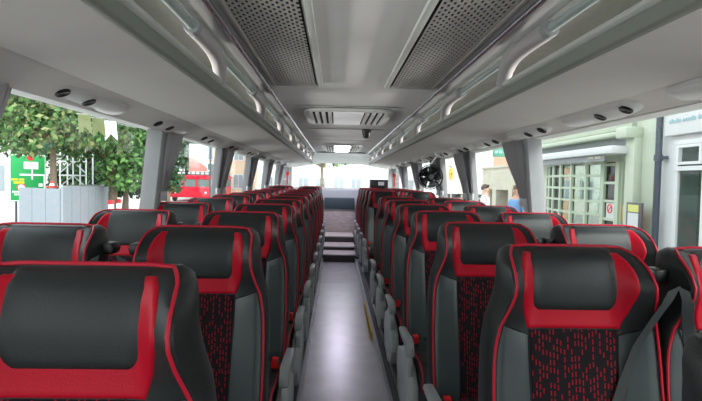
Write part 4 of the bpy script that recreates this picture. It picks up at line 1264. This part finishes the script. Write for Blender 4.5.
# ------------------------------------------------------------------ people on the pavement
def skin(name, J, E, m, parent, sub=2, root=0):
    me = bpy.data.meshes.new(name)
    me.from_pydata([j[0] for j in J], E, [])
    o = bpy.data.objects.new(name, me); COL.objects.link(o); o.parent = parent
    me.materials.append(m)
    sk = o.modifiers.new('skin', 'SKIN'); sk.use_smooth_shade = True
    lay = me.skin_vertices[0] if me.skin_vertices else None
    if lay is None:
        me.attributes  # ensured by the modifier
    for i, j in enumerate(J):
        r = j[1] if isinstance(j[1], tuple) else (j[1], j[1])
        me.skin_vertices[0].data[i].radius = r
        me.skin_vertices[0].data[i].use_root = (i == root)
    sb = o.modifiers.new('sub', 'SUBSURF'); sb.levels = sub; sb.render_levels = sub
    return o
def person(px, Y, label, shirt, hair, face_x, z0, bend):
    p = at(px, 190, Y)
    t = thing('person', label, 'person', (p.x, Y, z0))
    t.rotation_euler = (0, 0, face_x)          # faces local -Y
    T = thing  # noqa
    J = [((0, 0, .95), (.14, .11)), ((0, -.01, 1.12), (.13, .10)), ((0, 0, 1.32), (.16, .11)), ((0, .01, 1.45), (.08, .07)), ((0, -.005, 1.52), (.055, .055)), ((0, -.015, 1.60), (.075, .085)), ((0, -.02, 1.69), (.072, .088)),
         ((.17, .01, 1.40), .055), ((.22, .02, 1.13), .042), ((.19, -.12 * bend, .93 + .12 * bend), .032), ((.18, -.17 * bend, .86 + .16 * bend), .030),
         ((-.17, .01, 1.40), .055), ((-.22, .02, 1.13), .042), ((-.19, -.12, .98), .032), ((-.17, -.17, .95), .030),
         ((.10, 0, .86), .085), ((.10, -.01, .48), .058), ((.10, .02, .09), .042), ((.10, -.12, .035), .036),
         ((-.10, 0, .86), .085), ((-.10, -.01, .48), .058), ((-.10, .02, .09), .042), ((-.10, -.12, .035), .036)]
    E = [(0, 1), (1, 2), (2, 3), (3, 4), (4, 5), (5, 6), (3, 7), (7, 8), (8, 9), (9, 10), (3, 11), (11, 12), (12, 13), (13, 14), (0, 15), (15, 16), (16, 17), (17, 18), (0, 19), (19, 20), (20, 21), (21, 22)]
    body = skin('body', J, E, M['skin'], t)
    # fingers as short chains joined in the palm region
    for s_, base in ((1, J[10][0]), (-1, J[14][0])):
        for i in range(5):
            b0 = Vector(base) + Vector((s_ * (-.028 + .014 * i) if i < 4 else -s_ * .03, 0, 0))
            ln = (.06, .07, .072, .062, .045)[i]
            skin('finger', [(tuple(b0 + Vector((0, .02, .02))), .010), (tuple(b0 + Vector((0, -.025, -.02 - ln * .4))), .009), (tuple(b0 + Vector((-s_ * .01, -.03, -.02 - ln))), .007)], [(0, 1), (1, 2)], M['skin'], body, 1)
    k = 1.14
    Sj = [(J[0][0], (.155, .125)), (J[1][0], (.15, .12)), (J[2][0], (.18, .13)), ((0, .01, 1.45), (.095, .085)), (J[7][0], .068), ((.215, .02, 1.17), .056), (J[11][0], .068), ((-.215, .02, 1.17), .056)]
    skin('shirt', Sj, [(0, 1), (1, 2), (2, 3), (3, 4), (4, 5), (3, 6), (6, 7)], shirt, t)
    skin('trousers', [((0, 0, .97), (.15, .12)), (J[15][0], .098), (J[16][0], .072), ((.10, .02, .12), .058), (J[19][0], .098), (J[20][0], .072), ((-.10, .02, .12), .058)], [(0, 1), (1, 2), (2, 3), (0, 4), (4, 5), (5, 6)], M['trouser'], t)
    for s_ in (-1, 1):
        bm = bmesh.new(); prism(bm, oval(s_ * .10, -.05, .045, .13, 18), 0, .07, 'z', bev=.012); obj('shoe', bm, M['plastic'], t)
        bm = bmesh.new(); lathe(bm, [(0, -.014), (.009, -.010), (.012, 0), (.009, .01), (0, .014)], (s_ * .030, -.105, 1.652), 'y', 10); obj('eye', bm, M['plastic'], body)
        bm = bmesh.new(); prism(bm, oval(0, 1.64, .018, .032, 12), s_ * .078 - .008, s_ * .078 + .008, 'x', bev=.004); obj('ear', bm, M['skin'], body)
    bm = bmesh.new(); prism(bm, [(-.10, 1.655), (-.138, 1.612), (-.10, 1.60)], -.014, .014, 'x', bev=.005); obj('nose', bm, M['skin'], body)
    bm = bmesh.new(); box(bm, (-.025, -.108, 1.572), (.025, -.09, 1.582), .004); obj('mouth', bm, M['signred'], body)
    bm = bmesh.new()
    n = 16; rings = []
    for i in range(7):
        q = i / 6 * PI * .58
        rings.append([bm.verts.new((.090 * math.sin(q) * math.cos(2 * PI * j / n), .0 + .108 * math.sin(q) * math.sin(2 * PI * j / n) + .012, 1.678 + .095 * math.cos(q) - (.03 if math.sin(2 * PI * j / n) > .2 and i > 4 else 0) + (.05 if math.sin(2 * PI * j / n) < -.5 and i > 3 else 0))) for j in range(n)])
    for a, b2 in zip(rings, rings[1:]):
        for j in range(n): bm.faces.new((a[j], a[(j + 1) % n], b2[(j + 1) % n], b2[j]))
    bm.faces.new(rings[-1])
    bmesh.ops.remove_doubles(bm, verts=bm.verts[:], dist=1e-4)
    obj('hair', bm, hair, t)
    return t
person(485.5, 12.6, 'dark haired person in a pale shirt standing by the stone wall', M['lightshirt'], M['hairb'], math.radians(60), GZ + .13, .4)
person(517, 11.2, 'grey haired person in a blue shirt standing by the stone wall', M['blueshirt'], M['hairg'], math.radians(-60), GZ + .13, .8)

# ------------------------------------------------------------------ light
w = bpy.data.worlds.new('sky'); scene.world = w; w.use_nodes = True
nt = w.node_tree; bg = nt.nodes['Background']
tc = nt.nodes.new('ShaderNodeTexCoord'); sp = nt.nodes.new('ShaderNodeSeparateXYZ'); cr = nt.nodes.new('ShaderNodeValToRGB')
nt.links.new(tc.outputs['Generated'], sp.inputs[0]); nt.links.new(sp.outputs['Z'], cr.inputs['Fac'])
cr.color_ramp.elements[0].color = (.92, .94, .96, 1); cr.color_ramp.elements[1].color = (.84, .92, 1.0, 1)
nt.links.new(cr.outputs['Color'], bg.inputs['Color'])
bg.inputs['Strength'].default_value = 1.0
def area(name, loc, rot, sx, sy, watts, col=(1, .97, .94)):
    l = bpy.data.lights.new(name, 'AREA'); l.shape = 'RECTANGLE'; l.size = sx; l.size_y = sy; l.energy = watts; l.color = col
    o = bpy.data.objects.new(name, l); COL.objects.link(o); o.location = loc; o.rotation_euler = rot
    return o
# unseen fill strips added behind each luggage rack lip to brighten the ceiling
for s in (-1, 1):
    o = area('cove_lamp', (s * .82 + RC, 4.6, 1.716), (0, s * math.radians(103), 0), .03, 12.4, 3.3)
    o.data.spread = math.radians(60)
sun = bpy.data.lights.new('sun', 'SUN'); sun.energy = 1.6; sun.angle = math.radians(40); sun.color = (1, .98, .95)
so = bpy.data.objects.new('sun', sun); COL.objects.link(so); so.rotation_euler = (math.radians(52), 0, math.radians(28))
scene.view_settings.view_transform = 'Standard'
scene.view_settings.look = 'None'
scene.view_settings.gamma = 1
scene.view_settings.use_curve_mapping = False
scene.view_settings.exposure = 1.62
scene.cycles.max_bounces = 8
scene.cycles.diffuse_bounces = 5
scene.cycles.transparent_max_bounces = 16
scene.cycles.caustics_reflective = False
scene.cycles.use_denoising = True
